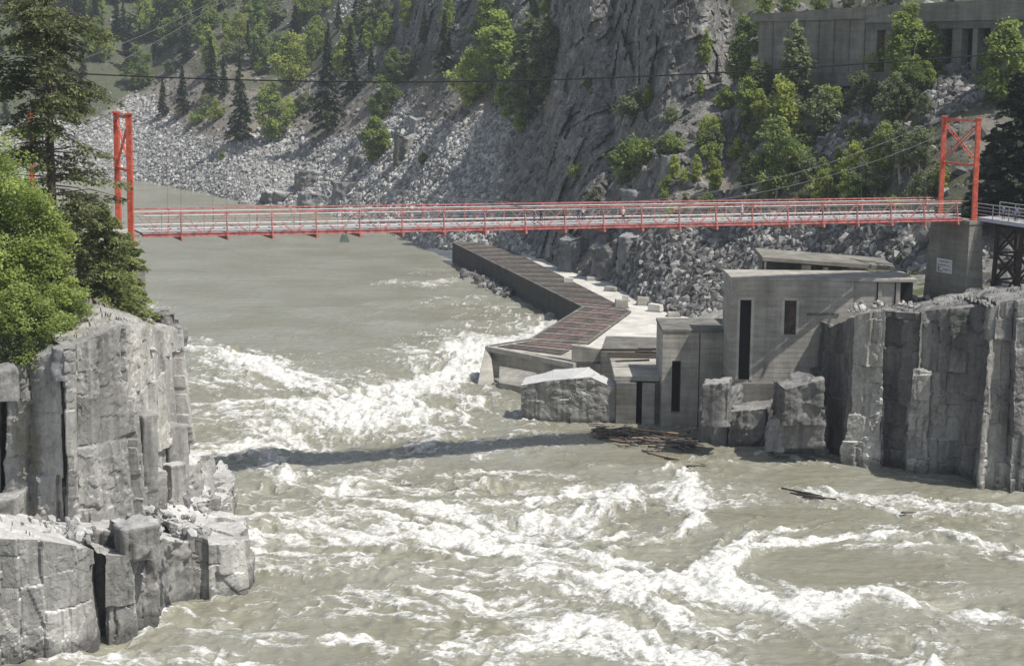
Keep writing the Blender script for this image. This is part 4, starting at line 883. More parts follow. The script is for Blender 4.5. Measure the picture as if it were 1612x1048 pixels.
# quay between the broken mass and the gatehouse
quay = empty('quay', Z(1005, 640, 0), 'stepped stained concrete quay between the broken mass and the gatehouse', 'quay')
def wallbox(a, b, ya, yb, zf, ztop, depth, name, mat, parent, z0=None, bev=.05):
    A = Z(a, ya, zf); B = Z(b, yb, zf); e = (B-A)[:2]; e /= np.linalg.norm(e); nr_ = np.array([-e[1], e[0], 0]); nr_ = nr_ if nr_[1] > 0 else -nr_
    m = MB(); zb = zf-1.5 if z0 is None else z0
    m.hexa([up(A, zb), up(B, zb), up(B+nr_*depth, zb), up(A+nr_*depth, zb)], [up(A, ztop), up(B, ztop), up(B+nr_*depth, ztop), up(A+nr_*depth, ztop)])
    return part(m, name, mat, parent, bev)
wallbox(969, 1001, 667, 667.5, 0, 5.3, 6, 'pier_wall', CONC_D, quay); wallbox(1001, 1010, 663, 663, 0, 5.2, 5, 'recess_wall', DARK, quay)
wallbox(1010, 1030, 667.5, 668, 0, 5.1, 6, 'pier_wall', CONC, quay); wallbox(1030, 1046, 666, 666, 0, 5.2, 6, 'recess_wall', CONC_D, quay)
wallbox(966, 1047, 664, 665, 0, 5.95, 14, 'slab', CONC, quay, z0=5.32); wallbox(944, 1047, 628, 631, 0, 6.6, 14, 'upper_slab', CONC_D, quay)
rd = np.random.default_rng(8)
for k in range(7):
    x, y = rd.uniform(975, 1038), rd.uniform(548, 570); p = Z(x, y, 6.62); L_ = rd.uniform(1.5, 4); a = rd.uniform(-.3, .4)
    m = MB(); d = np.array([math.cos(a), math.sin(a), 0])*L_; m.beam(p-d+[0, 0, .15], p+d+[0, 0, .2], .35, .2)
    o = m.build('plank', TIMBER if k % 2 else BARK, None); tag(o, ['dark weathered plank lying flat on the quay top', 'brown weathered plank lying flat on the quay top'][1-k % 2 if False else (0 if k % 2 else 1)], 'plank', 'dark planks on the quay top' if k % 2 else 'brown planks on the quay top')
# ---- gatehouse
gh = empty('gatehouse', Z(1200, 690, 0), 'tall board-marked concrete gatehouse with two slot windows and flat roof', 'gatehouse')
YG = 217.
def G(px, py, Y=YG): return atY(px, py, Y)
ZR = G(1153, 437)[2]; xl = G(1148, 560)[0]; x2 = G(1290, 500)[0]; xr = G(1418, 480)[0]
def wall_with_holes(name, x0, x1, z0, z1, Yf, th, holes, mat, parent):
    xs_ = sorted({x0, x1}|{h[0] for h in holes}|{h[1] for h in holes}); zs_ = sorted({z0, z1}|{h[2] for h in holes}|{h[3] for h in holes})
    m = MB()
    nxx, nzz = len(xs_), len(zs_)
    solid = [[not any(h[0] <= (xs_[i]+xs_[i+1])/2 <= h[1] and h[2] <= (zs_[j]+zs_[j+1])/2 <= h[3] for h in holes) for j in range(nzz-1)] for i in range(nxx-1)]
    for i in range(nxx-1):
        for j in range(nzz-1):
            if not solid[i][j]: continue
            a, b, c, d = xs_[i], xs_[i+1], zs_[j], zs_[j+1]
            m.add([(a, Yf, c), (b, Yf, c), (b, Yf, d), (a, Yf, d)], [(0, 1, 2, 3)]); m.add([(a, Yf+th, c), (b, Yf+th, c), (b, Yf+th, d), (a, Yf+th, d)], [(3, 2, 1, 0)])
            if i == 0 or not solid[i-1][j]: m.add([(a, Yf, c), (a, Yf, d), (a, Yf+th, d), (a, Yf+th, c)], [(0, 1, 2, 3)])
            if i == nxx-2 or not solid[i+1][j]: m.add([(b, Yf, c), (b, Yf, d), (b, Yf+th, d), (b, Yf+th, c)], [(3, 2, 1, 0)])
            if j == 0 or not solid[i][j-1]: m.add([(a, Yf, c), (b, Yf, c), (b, Yf+th, c), (a, Yf+th, c)], [(3, 2, 1, 0)])
            if j == nzz-2 or not solid[i][j+1]: m.add([(a, Yf, d), (b, Yf, d), (b, Yf+th, d), (a, Yf+th, d)], [(0, 1, 2, 3)])
    return part(m, name, mat, parent)
def win(pa, pb, pt, pb_, Y=YG): return (G(pa, (pt+pb_)/2, Y)[0], G(pb, (pt+pb_)/2, Y)[0], G(pa, pb_, Y)[2], G(pa, pt, Y)[2])
w1 = win(1163, 1182, 471, 598); w2 = win(1234, 1254, 472, 527)
ZP = G(1160, 602)[2]
o = wall_with_holes('wall', xl, x2+4, ZP, ZR-.35, YG, .9, [w1, w2], CONC, gh)
wbk = wall_with_holes('wall', xl, xl+.9, ZP, ZR-.35, YG+.9, 7., [], CONC, gh)
m = MB(); m.hexa([(x2+3, YG+.9, ZP), (x2+4, YG+.9, ZP), (x2+4, YG+8, ZP), (x2+3, YG+8, ZP)], [(x2+3, YG+.9, ZR-.4), (x2+4, YG+.9, ZR-.4), (x2+4, YG+8, ZR-.4), (x2+3, YG+8, ZR-.4)]); part(m, 'wall', CONC, gh)
for w_, nm in ((w1, 'window'), (w2, 'window')):
    m = MB(); m.hexa([(w_[0]-.1, YG+.9, w_[2]-.1), (w_[1]+.1, YG+.9, w_[2]-.1), (w_[1]+.1, YG+1.2, w_[2]-.1), (w_[0]-.1, YG+1.2, w_[2]-.1)], [(w_[0]-.1, YG+.9, w_[3]+.1), (w_[1]+.1, YG+.9, w_[3]+.1), (w_[1]+.1, YG+1.2, w_[3]+.1), (w_[0]-.1, YG+1.2, w_[3]+.1)])
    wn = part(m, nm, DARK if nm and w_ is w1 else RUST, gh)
    m = MB(); zz0, zz1 = w_[2], w_[3]
    for (a, b) in (((w_[0]-.12, zz0), (w_[0]-.12, zz1)), ((w_[1]+.12, zz0), (w_[1]+.12, zz1)), ((w_[0]-.12, zz1+.1), (w_[1]+.12, zz1+.1))):
        m.beam((a[0], YG-.02, a[1]), (b[0], YG-.02, b[1]), .34, .10, up=(0, 1, 0))
    m.v = [tuple(np.array(v)-np.array(gh.location)) for v in m.v]; m.build('frame', CONC_L, wn)
m = MB(); xe = G(1444, 440)[0]; m.hexa([(xl-.06, YG-.08, ZR-.35), (xe, YG-.08, ZR-.35), (xe, YG+8.5, ZR-.35), (xl-.06, YG+8.5, ZR-.35)], [(xl-.06, YG-.08, ZR+.05), (xe, YG-.08, ZR+.05), (xe, YG+8.5, ZR+.05), (xl-.06, YG+8.5, ZR+.05)]); part(m, 'roof', CONC, gh, .06)
# plinth below the main wall
m = MB(); xa_ = G(1146, 620)[0]; xb_ = G(1262, 620)[0]; m.hexa([(xa_, YG-.45, 1), (xb_, YG-.45, 1), (xb_, YG+9, 1), (xa_, YG+9, 1)], [(xa_, YG-.45, ZP), (xb_, YG-.45, ZP), (xb_, YG+9, ZP), (xa_, YG+9, ZP)]); part(m, 'plinth', CONC_D, gh, .06)
# right wing with pilasters, standing on the rock
zw = G(1300, 534)[2]
m = MB(); m.hexa([(x2+4, YG+.45, zw-3), (xr, YG+.45, zw), (xr, YG+8, zw), (x2+4, YG+8, zw-3)], [(x2+4, YG+.45, ZR-.35), (xr, YG+.45, ZR-.35), (xr, YG+8, ZR-.35), (x2+4, YG+8, ZR-.35)]); part(m, 'wing_wall', CONC, gh)
for px_ in (1322, 1384, 1412):
    x_ = G(px_, 480)[0]; m = MB(); m.hexa([(x_-.12, YG+.25, zw), (x_+.35, YG+.25, zw), (x_+.35, YG+.5, zw), (x_-.12, YG+.5, zw)], [(x_-.12, YG+.25, ZR-.38), (x_+.35, YG+.25, ZR-.38), (x_+.35, YG+.5, ZR-.38), (x_-.12, YG+.5, ZR-.38)]); part(m, 'pilaster', CONC, gh)
    m = MB(); m.beam((x_-.2, YG+.42, zw), (x_-.2, YG+.42, ZR-.4), .12, .1, up=(0, 1, 0)); part(m, 'joint', DARK, gh)
m = MB(); xx0, xx1 = G(1271, 490)[0], G(1321, 490)[0]; zz = G(1290, 496)[2]; m.hexa([(xx0, YG-.12, zz), (xx1, YG-.12, zz), (xx1, YG-.003, zz), (xx0, YG-.003, zz)], [(xx0, YG-.12, zz+.25), (xx1, YG-.12, zz+.25), (xx1, YG-.003, zz+.25), (xx0, YG-.003, zz+.25)]); part(m, 'ledge', CONC_D, gh)
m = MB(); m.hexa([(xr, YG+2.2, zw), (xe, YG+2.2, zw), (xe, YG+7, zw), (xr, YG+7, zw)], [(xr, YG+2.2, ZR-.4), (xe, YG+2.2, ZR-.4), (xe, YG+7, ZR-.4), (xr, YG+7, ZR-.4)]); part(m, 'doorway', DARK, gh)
# raised roof house behind
YB = YG+8.9
def GB_(px, py): return atY(px, py, YB)
rh = empty('roof_house', (G(1270, 430, YB)[0], YB, ZR), 'low raised concrete roof house with dark openings behind the gatehouse roof', 'roof house')
xa_, xb_ = GB_(1203, 415)[0], GB_(1345, 415)[0]; za_, zb_ = GB_(1203, 404)[2], GB_(1330, 418)[2]
m = MB(); m.hexa([(xa_-.3, YB-.4, za_-.5), (xb_+5, YB-.4, zb_-.55), (xb_+5, YB+7, zb_-.2), (xa_-.3, YB+7, za_-.1)], [(xa_-.3, YB-.4, za_), (xb_+5, YB-.4, zb_), (xb_+5, YB+7, zb_+.3), (xa_-.3, YB+7, za_+.4)]); part(m, 'roof', CONC_P, rh, .05)
for (a, b, mt) in ((1204, 1206, CONC), (1262, 1276, CONC), (1296, 1304, CONC), (1326, 1352, CONC)):
    p, q = GB_(a, 430)[0], GB_(b, 430)[0]; f = (p-xa_)/(xb_-xa_); zt_ = za_+(zb_-za_)*min(f, 1)-.6
    m = MB(); m.hexa([(p, YB, ZR-2), (q, YB, ZR-2), (q, YB+.8, ZR-2), (p, YB+.8, ZR-2)], [(p, YB, zt_), (q, YB, zt_), (q, YB+.8, zt_), (p, YB+.8, zt_)]); part(m, 'wall', mt, rh)
m = MB(); m.hexa([(xa_+.1, YB+2.5, ZR-2), (xb_, YB+2.5, ZR-2), (xb_, YB+6, ZR-2), (xa_+.1, YB+6, ZR-2)], [(xa_+.1, YB+2.5, za_-.7), (xb_, YB+2.5, zb_-.7), (xb_, YB+6, zb_-.7), (xa_+.1, YB+6, za_-.7)]); part(m, 'inner_wall', CONC_D, rh)
# lower annex with an arched slot
YN = float(Z(1050, 672, 0)[1]); an = empty('annex', (G(1095, 670, YN)[0], YN, 0), 'lower concrete annex with a tall slot and stained top, left of the gatehouse', 'annex')
def GN(px, py): return atY(px, py, YN)
zt_ = GN(1048, 518)[2]; xa_, xb_ = GN(1042, 600)[0], GN(1160, 600)[0]; hole = (GN(1057, 620)[0], GN(1071, 620)[0], GN(1060, 650)[2], GN(1060, 568)[2])
wall_with_holes('wall', xa_, xb_, -1.5, zt_-.4, YN, 1.3, [hole], CONC, an)
m = MB(); m.hexa([(xa_, YN+1.3, -1.5), (xa_+.8, YN+1.3, -1.5), (xa_+.8, YN+10, -1.5), (xa_, YN+10, -1.5)], [(xa_, YN+1.3, zt_-.4), (xa_+.8, YN+1.3, zt_-.4), (xa_+.8, YN+10, zt_-.4), (xa_, YN+10, zt_-.4)]); part(m, 'wall', CONC, an)
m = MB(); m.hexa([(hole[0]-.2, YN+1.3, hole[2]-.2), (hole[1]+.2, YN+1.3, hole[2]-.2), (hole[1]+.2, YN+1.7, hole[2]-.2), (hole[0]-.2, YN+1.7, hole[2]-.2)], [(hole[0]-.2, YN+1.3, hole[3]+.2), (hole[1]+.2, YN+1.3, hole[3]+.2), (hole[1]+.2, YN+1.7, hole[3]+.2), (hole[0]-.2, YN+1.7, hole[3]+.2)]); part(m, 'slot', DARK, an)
m = MB(); m.hexa([(xa_-.1, YN-.1, zt_-.4), (xb_, YN-.1, zt_-.4), (xb_, YN+10.2, zt_-.4), (xa_-.1, YN+10.2, zt_-.4)], [(xa_-.1, YN-.1, zt_), (xb_, YN-.1, zt_), (xb_, YN+10.2, zt_), (xa_-.1, YN+10.2, zt_)]); part(m, 'roof', CONC_D, an, .05)
m = MB(); xj = GN(1100, 600)[0]; m.beam((xj, YN-.02, 0), (xj, YN-.02, zt_-.5), .12, .08, up=(0, 1, 0)); part(m, 'joint', CONC_B, an)
# sloping slab rising behind the annex
m = MB(); a = Z(1062, 512, 6); b = Z(1150, 488, 10.5); c_ = Z(1150, 512, 11); d = Z(1050, 520, 6)
m.hexa([up(a, 2), up(d, 2), up(c_, 2), up(b, 2)], [up(a, 6.2), up(d, 6.2), up(c_, 11.), up(b, 11.)]); o = m.build('ramp', CONC, None, .05); tag(o, 'sloping concrete ramp slab climbing behind the annex roof', 'ramp')
# ---- concrete gallery on the hillside, running obliquely towards the viewer
gA = TP(1192, 122)[:2]-[0, 2]; gBp = TP(1600, 116)[:2]-[0, 4]; gE = (gBp-gA)/np.linalg.norm(gBp-gA); gN = np.array([gE[1], -gE[0]]); gN = gN if gN[1] < 0 else -gN
def GL(px, py, off=0.):
    d = ray(px, py)*1.; tt_ = (gA@gN+off)/(d[:2]@gN); return d*tt_+np.array([0, 0, CAMZ])
gl = empty('gallery', up(GL(1400, 120), 40), 'long weathered concrete rail gallery with pillared openings on the upper right hillside', 'gallery')
def boxpx(m, xa, xb, yt, yb, o0, o1, yt2=None):
    """o0 / o1: how far the front and the back of the piece stand out from the wall line (towards the viewer positive)"""
    yt2 = yt if yt2 is None else yt2; p = GL(xa, yb, 0); q = GL(xb, yb, 0); z0 = min(p[2], q[2]); zt1 = GL(xa, yt, 0)[2]; zt2 = GL(xb, yt2, 0)[2]
    c = [p[:2]+gN*o0, q[:2]+gN*o0, q[:2]+gN*o1, p[:2]+gN*o1]
    m.hexa([up(k, z0) for k in c], [up(c[0], zt1), up(c[1], zt2), up(c[2], zt2), up(c[3], zt1)])
m = MB(); boxpx(m, 1192, 1364, 28, 125, 0, -12, 17); part(m, 'blank_wall', CONC_P, gl)
for px_ in range(1214, 1364, 24):
    m = MB(); boxpx(m, px_, px_+1.6, 31-(px_-1214)*.065, 125, .12, -.01); part(m, 'rib', CONC_D, gl)
m = MB(); boxpx(m, 1186, 1366, 23, 30, .6, -13, 11); part(m, 'coping', CONC_P, gl)
m = MB(); boxpx(m, 1366, 1700, 11, 29, .5, -13, -8); part(m, 'lintel', CONC_P, gl)
for a, b in ((1364, 1378), (1391, 1406), (1436, 1446), (1466, 1478), (1496, 1511), (1528, 1536), (1556, 1570), (1596, 1610), (1650, 1664)):
    m = MB(); boxpx(m, a, b, 30, 125, 0, -1.4); part(m, 'pillar', CONC_P, gl)
m = MB(); boxpx(m, 1366, 1700, 28, 42, .2, -1.2, 12); part(m, 'beam', CONC_D, gl)
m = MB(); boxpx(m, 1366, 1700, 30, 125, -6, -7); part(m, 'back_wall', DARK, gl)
m = MB(); boxpx(m, 1184, 1700, 114, 132, .5, -12); part(m, 'base_wall', CONC_D, gl)
# ------------------------------------------------------------------ suspension bridge
BL_ = atY(214, 336.5, 180.); BR_ = atY(1521, 316.5, 218.)
bd = BR_-BL_; LEN = np.linalg.norm(bd[:2]); bu = np.array([bd[0], bd[1], 0])/LEN; bn = np.array([-bu[1], bu[0], 0]); slope_b = bd[2]/LEN
WID = 6.0
def B(s, w=0., dz=0.): return BL_+bu*s+bn*w+np.array([0, 0, slope_b*s+dz])
br = empty('suspension_bridge', B(0, 0, -2.2), 'red steel suspension footbridge spanning the gorge between two portal towers', 'bridge')
br.rotation_euler = (0, 0, 0); BO = np.array(br.location)
def bpart(m, name, mat, parent=br, bevel=0):
    m.v = [tuple(np.array(v)-BO) for v in m.v]
    if parent is not br: m.v = [tuple(np.array(v)-np.array(parent.location)) for v in m.v]
    return m.build(name, mat, parent, bevel)
S0, S1 = .6, LEN-.5
PAN = 4.69; posts = [S0+3.9+PAN*k for k in range(int((S1-S0-4)/PAN)+1)]
for w in (0, WID):
    m = MB(); m.beam(B(S0, w, 0), B(S1, w, 0), .11, .13); bpart(m, 'top_chord', REDD)
    m = MB(); m.beam(B(S0, w, -2.2), B(S1, w, -2.2), .2, .25); m.beam(B(S0, w, -2.05), B(S1, w, -2.05), .34, .05); m.beam(B(S0, w, -2.35), B(S1, w, -2.35), .34, .05); bpart(m, 'bottom_chord', REDD)
    ins = .28 if w == 0 else -.28
    m = MB(); m.tube([B(S0, w+ins, -.28), B(S1, w+ins, -.28)], .055, 8); bpart(m, 'handrail', WPAINT)
    m = MB(); m.tube([B(S0, w+ins, -1.62), B(S1, w+ins, -1.62)], .075, 8); bpart(m, 'pipe', WPAINT)
for s_ in posts:
    for w in (0, WID):
        m = MB(); m.beam(B(s_, w, -2.35), B(s_, w, 0), .12, .11); bpart(m, 'post', REDD)
        o_ = -.45 if w == 0 else .45
        m = MB(); m.beam(B(s_, w+o_, -2.62), B(s_, w, -.3), .08, .07); bpart(m, 'outrigger', REDD)
    m = MB(); m.beam(B(s_, -.55, -2.62), B(s_, WID+.55, -2.62), .22, .30); bpart(m, 'floor_beam', REDD)
edges_ = [S0]+posts+[S1]
for a, b in zip(edges_[:-1], edges_[1:]):
    if b-a < 2.5: continue
    mid = (a+b)/2
    for w in (0, WID):
        m = MB(); m.beam(B(a, w, -.05), B(mid, w, -2.15), .06, .05); m.beam(B(b, w, -.05), B(mid, w, -2.15), .06, .05); bpart(m, 'diagonal_brace', REDD)
        m = MB(); m.beam(B(mid, w, -2.15), B(mid, w, -.05), .05, .05); bpart(m, 'middle_post', REDD)
        m = MB(); m.beam(B(mid-.95, w-.05, -1.5), B(mid-.15, w-.05, -2.15), .12, .09); m.beam(B(mid+.95, w-.05, -1.5), B(mid+.15, w-.05, -2.15), .12, .09); bpart(m, 'knee_brace', REDD)
m = MB(); m.beam(B(S0, WID/2, -1.98), B(S1, WID/2, -1.98), WID-.5, .08); bpart(m, 'deck', DECKM)
for w in (.55, 1.9, 3.3, 4.7, 5.5):
    m = MB(); m.beam(B(S0, w, -2.15), B(S1, w, -2.15), .12, .2); bpart(m, 'stringer', TIMBER)
# light mesh guard rails along both sides
for w in (.34, WID-.34):
    m = MB()
    for k in range(1, 4): m.beam(B(S0, w, -.35-k*.3), B(S1, w, -.35-k*.3), .02, .02)
    bpart(m, 'guard_wire', WPAINT)
# portal towers
def tower(s_, zt_n, zb, label=None):
    tw_ = bpy.data.objects.new('tower', None); S.collection.objects.link(tw_); tw_.parent = br; tw_.location = tuple(B(s_, WID/2, zb)-BO)
    w0, w1 = -.45, WID+.35
    for w in (w0, w1):
        m = MB(); m.beam(B(s_, w, zb), B(s_, w, zt_n), .58, .55); m.beam(B(s_, w, zb), B(s_, w, zb+.18), .9, .9); m.beam(B(s_, w, zt_n), B(s_, w, zt_n+.22), .72, .7); bpart(m, 'leg', RED, tw_, .03)
    m = MB(); m.beam(B(s_, w0, zt_n-.2), B(s_, w1, zt_n-.2), .22, .3); bpart(m, 'cross_beam', RED, tw_)
    m = MB(); m.beam(B(s_, w0, zt_n-5.5), B(s_, w1, zt_n-5.5), .22, .28); bpart(m, 'cross_beam', RED, tw_)
    for (a, b) in ((w0, w1), (w1, w0)):
        p = B(s_, a, zt_n-.6); q = B(s_, b, zt_n-5.1); m = MB(); d = (q-p)/np.linalg.norm(q-p); sd = np.cross(d, bu)
        for k in (-1, 1): m.beam(p+sd*.2*k, q+sd*.2*k, .09, .09)
        for k in range(14):
            a_ = p+(q-p)*k/14; b_ = p+(q-p)*(k+1)/14; sg = 1 if k % 2 else -1; m.beam(a_+sd*.2*sg, b_-sd*.2*sg, .05, .05)
        bpart(m, 'lattice_brace', RED, tw_)
    return w0, w1
zTL = atY(204, 181.5, 180)[2]; zTR = atY(1543, 188, 218)[2]
sL = 0.; sR = LEN+.9
tower(sL-.6, zTL-B(sL, 0, 0)[2], -5.2); tower(sR, zTR-B(sR, 0, 0)[2], -2.3)
# main cables, hangers and backstays
for w in (-.45, WID+.35):
    pts = []; sm = LEN*.52; HL = zTL-B(sL, 0)[2]+.2; HR = zTR-B(sR, 0)[2]+.2; h0 = -.2
    def hc(s_): return h0+(HL-h0)*((sm-s_)/(sm-sL+.6))**2 if s_ < sm else h0+(HR-h0)*((s_-sm)/(sR-sm))**2
    m = MB(); m.tube([B(s_, w, hc(s_)) for s_ in np.linspace(sL-.6, sR, 60)], .035, 6); bpart(m, 'main_cable', STEEL)
    m = MB(); m.tube([B(sL-.6-k*3., w, HL-k*1.35) for k in range(11)], .035, 6); bpart(m, 'backstay', STEEL)
    for s_ in posts:
        if hc(s_) > .3:
            m = MB(); m.tube([B(s_, w if w > 0 else w+.42, 0), B(s_, w, hc(s_))], .014, 4); bpart(m, 'hanger', STEEL)
# small metal box slung below the deck
bx = empty('service_box', B(18.2+3.4, -.1, -2.5), 'small grey green service box hanging under the left part of the bridge', 'service box')
m = MB(); m.hexa([(-.5, -.4, -.75), (.55, -.4, -.75), (.55, .4, -.75), (-.5, .4, -.75)], [(-.28, -.3, 0), (.28, -.3, 0), (.28, .3, 0), (-.28, .3, 0)]); m.build('housing', mat_plain('grey_green_metal', (.12, .15, .13), .5, .2), bx, .04)
m = MB(); m.beam((-.2, 0, 0), (-.2, 0, .5), .08); m.beam((.2, 0, 0), (.2, 0, .5), .08); m.build('bracket', STEEL, bx)
# concrete pier under the right tower
pr = empty('bridge_pier', B(sR, WID/2, -12), 'tapering olive stained concrete pier under the right bridge tower', 'pier')
PO = np.array(pr.location)
def Bp(s_, w, z): q = B(sR+s_, w); return np.array([q[0], q[1], z])-PO
ztp = B(sR, 0, -2.32)[2]; zbt = 14.5
m = MB(); m.hexa([Bp(-1.6, -1.6, zbt), Bp(1.25, -1.6, zbt), Bp(1.25, WID+1.2, zbt), Bp(-1.6, WID+1.2, zbt)], [Bp(-.95, -.95, ztp-.5), Bp(.9, -.95, ztp-.5), Bp(.9, WID+.9, ztp-.5), Bp(-.95, WID+.9, ztp-.5)]); m.build('shaft', CONC_P, pr, .08)
m = MB(); m.hexa([Bp(-1.05, -1.05, ztp-.5), Bp(1., -1.05, ztp-.5), Bp(1., WID+1., ztp-.5), Bp(-1.05, WID+1., ztp-.5)], [Bp(-1.05, -1.05, ztp), Bp(1., -1.05, ztp), Bp(1., WID+1., ztp), Bp(-1.05, WID+1., ztp)]); m.build('cap', CONC_P, pr, .04)
# notice board on the pier's broad side (normal -bu)
zs_ = atY(1488, 421, 219)[2]; fz = (zs_-zbt)/(ztp-.5-zbt); so_ = -1.6+.65*fz
sg = empty('sign', B(sR+so_-.03, 3.2)*[1, 1, 0]+np.array([0, 0, zs_]), 'white notice board with rows of dark lettering fixed on the bridge pier', 'sign')
def SG(w, z, o): return bn*w*1.+np.array([0, 0, z])-bu*o
def sgq(m, w0, w1, z0, z1, o0, o1): m.hexa([SG(w0, z0, o0), SG(w1, z0, o0), SG(w1, z0, o1), SG(w0, z0, o1)], [SG(w0, z1, o0), SG(w1, z1, o0), SG(w1, z1, o1), SG(w0, z1, o1)])
m = MB(); sgq(m, -1.55, 1.55, -.85, .85, .0, .06); m.build('board', mat_plain('sign_white', (.62, .62, .64), .6, .08), sg)
TXT = mat_plain('sign_lettering', (.16, .165, .19), .7, .1); rs = random.Random(4)
for row, (z, h) in enumerate(((.52, .2), (.08, .2), (-.42, .2))):
    m = MB(); w = 1.35
    while w > (-1.3 if row < 2 else -1.2):
        L_ = rs.uniform(.07, .12)
        if rs.random() > .16 and not (row == 2 and w > .3): sgq(m, w-L_, w, z-h/2, z+h/2*rs.uniform(.6, 1), .062, .068)
        w -= L_+.05
    m.build('lettering', TXT, sg)
m = MB(); sgq(m, .35, 1.3, -.70, -.60, .062, .068); sgq(m, 1.1, 1.3, -.6, -.22, .062, .068); sgq(m, .75, 1.3, -.28, -.18, .062, .068); m.build('symbol', BLACKC, sg)
# approach walkway behind the right tower, on a timber trestle
wk = empty('walkway', atY(1560, 345, 217), 'railed timber approach walkway leading away right from the bridge tower', 'walkway')
WO = np.array(wk.location)
a0 = B(sR+.5, -.3, -2.0); wdir = (atY(1700, 362, 206.)-a0)*1.7; wdir[2] = -1.0; Lw = np.linalg.norm(wdir); wdir /= Lw; wn_ = np.array([-wdir[1], wdir[0], 0]); wn_ /= np.linalg.norm(wn_)
def Wk(s_, w, dz): return a0+wdir*s_+wn_*w+np.array([0, 0, dz])
def wpart(m, name, mat): m.v = [tuple(np.array(v)-WO) for v in m.v]; return m.build(name, mat, wk)
WW = 4.2
m = MB(); m.beam(Wk(0, WW/2, 0), Wk(Lw, WW/2, 0), WW, .12); wpart(m, 'deck', DECKM)
m = MB(); m.beam(Wk(0, -.02, -.2), Wk(Lw, -.02, -.2), .2, .3); wpart(m, 'edge_beam', mat_plain('pale_blue_steel', (.42, .43, .52), .5, .1))
for w in (.05, WW-.05):
    for dz in (1.75, 1.3, .9, .45):
        m = MB(); m.beam(Wk(0, w, dz), Wk(Lw, w, dz), .06, .08); wpart(m, 'rail', mat_plain('grey_rail', (.28, .27, .29), .6, .1) if dz < 1.7 else WPAINT)
    for k in range(int(Lw/2.4)+1):
        m = MB(); m.beam(Wk(k*2.4, w, 0), Wk(k*2.4, w, 1.8), .1, .1); wpart(m, 'rail_post', DECKM)
m = MB()
for w in (.6, 2.1, 3.6): m.beam(Wk(0, w, -.4), Wk(Lw, w, -.4), .3, .5)
wpart(m, 'girder', TIMBER)
def W3(q): return np.array([q[0], q[1], 0])
zgr = 16.2; s_list = (3.0, 6.6, 13., 20.)
for s_ in s_list:
    for w, sp in ((.4, -.5), (WW-.4, .5)):
        m = MB(); m.beam(Wk(s_, w+sp, 0)*[1, 1, 0]+np.array([0, 0, zgr]), Wk(s_, w, -.6), .42, .42); wpart(m, 'trestle_post', TIMBER)
    for k in range(3):
        z0, z1 = zgr+.5+k*3.2, zgr+.5+(k+1)*3.2
        p = Wk(s_, 0, 0)*[1, 1, 0]+[0, 0, z0]; q = Wk(s_, WW, 0)*[1, 1, 0]+[0, 0, z1]
        if z1 < Wk(s_, 0, -.3)[2]:
            m = MB(); m.beam(p, q, .22, .2); m.beam(Wk(s_, WW, 0)*[1, 1, 0]+[0, 0, z0], Wk(s_, 0, 0)*[1, 1, 0]+[0, 0, z1], .22, .2); m.beam(Wk(s_, 0, 0)*[1, 1, 0]+[0, 0, z1], q, .22, .22); wpart(m, 'cross_brace', TIMBER)
for w in (.3, WW-.3):
    for k in range(3):
        z0, z1 = zgr+.4+k*3.2, zgr+.4+(k+1)*3.2
        m = MB(); m.beam(Wk(s_list[0], w, 0)*[1, 1, 0]+[0, 0, z0], Wk(s_list[1], w, 0)*[1, 1, 0]+[0, 0, z1], .24, .2); m.beam(Wk(s_list[1], w, 0)*[1, 1, 0]+[0, 0, z0], Wk(s_list[0], w, 0)*[1, 1, 0]+[0, 0, z1], .24, .2); m.beam(Wk(s_list[0], w, 0)*[1, 1, 0]+[0, 0, z1], Wk(s_list[1], w, 0)*[1, 1, 0]+[0, 0, z1], .24, .22); wpart(m, 'side_brace', TIMBER)
# abutment of the left tower, among the trees
ab = empty('abutment', B(-.6, WID/2, -10), 'low concrete abutment under the left bridge tower hidden among trees', 'abutment'); AO = np.array(ab.location)
m = MB(); m.hexa([B(-8, -1.2)*[1, 1, 0]+[0, 0, 14]-AO, B(.6, -1.2)*[1, 1, 0]+[0, 0, 14]-AO, B(.6, WID+1.2)*[1, 1, 0]+[0, 0, 14]-AO, B(-8, WID+1.2)*[1, 1, 0]+[0, 0, 14]-AO], [B(-8, -1.2, -5.2)-AO, B(.6, -1.2, -5.2)-AO, B(.6, WID+1.2, -5.2)-AO, B(-8, WID+1.2, -5.2)-AO]); m.build('block', CONC_P, ab, .05)
m = MB(); m.hexa([B(-9, .2, -5.2)-AO, B(.4, .2, -5.2)-AO, B(.4, WID-.2, -5.2)-AO, B(-9, WID-.2, -5.2)-AO], [B(-9, .2, -2)-AO, B(.4, .2, -2)-AO, B(.4, WID-.2, -2)-AO, B(-9, WID-.2, -2)-AO]); m.build('approach_slab', CONC, ab, .05)
# thin red mast seen through the big fir
ms = empty('mast', atY(53, 345, 182), 'slender red steel mast seen through the branches of the big fir', 'mast')
hm = atY(53, 178, 182)[2]-ms.location[2]
m = MB(); m.beam((0, 0, -6), (0, 0, hm), .42, .42); m.build('post', RED, ms, .03)
m = MB(); m.beam((-.5, 0, hm), (.5, 0, hm), .3, .25); m.build('cap', RED, ms)
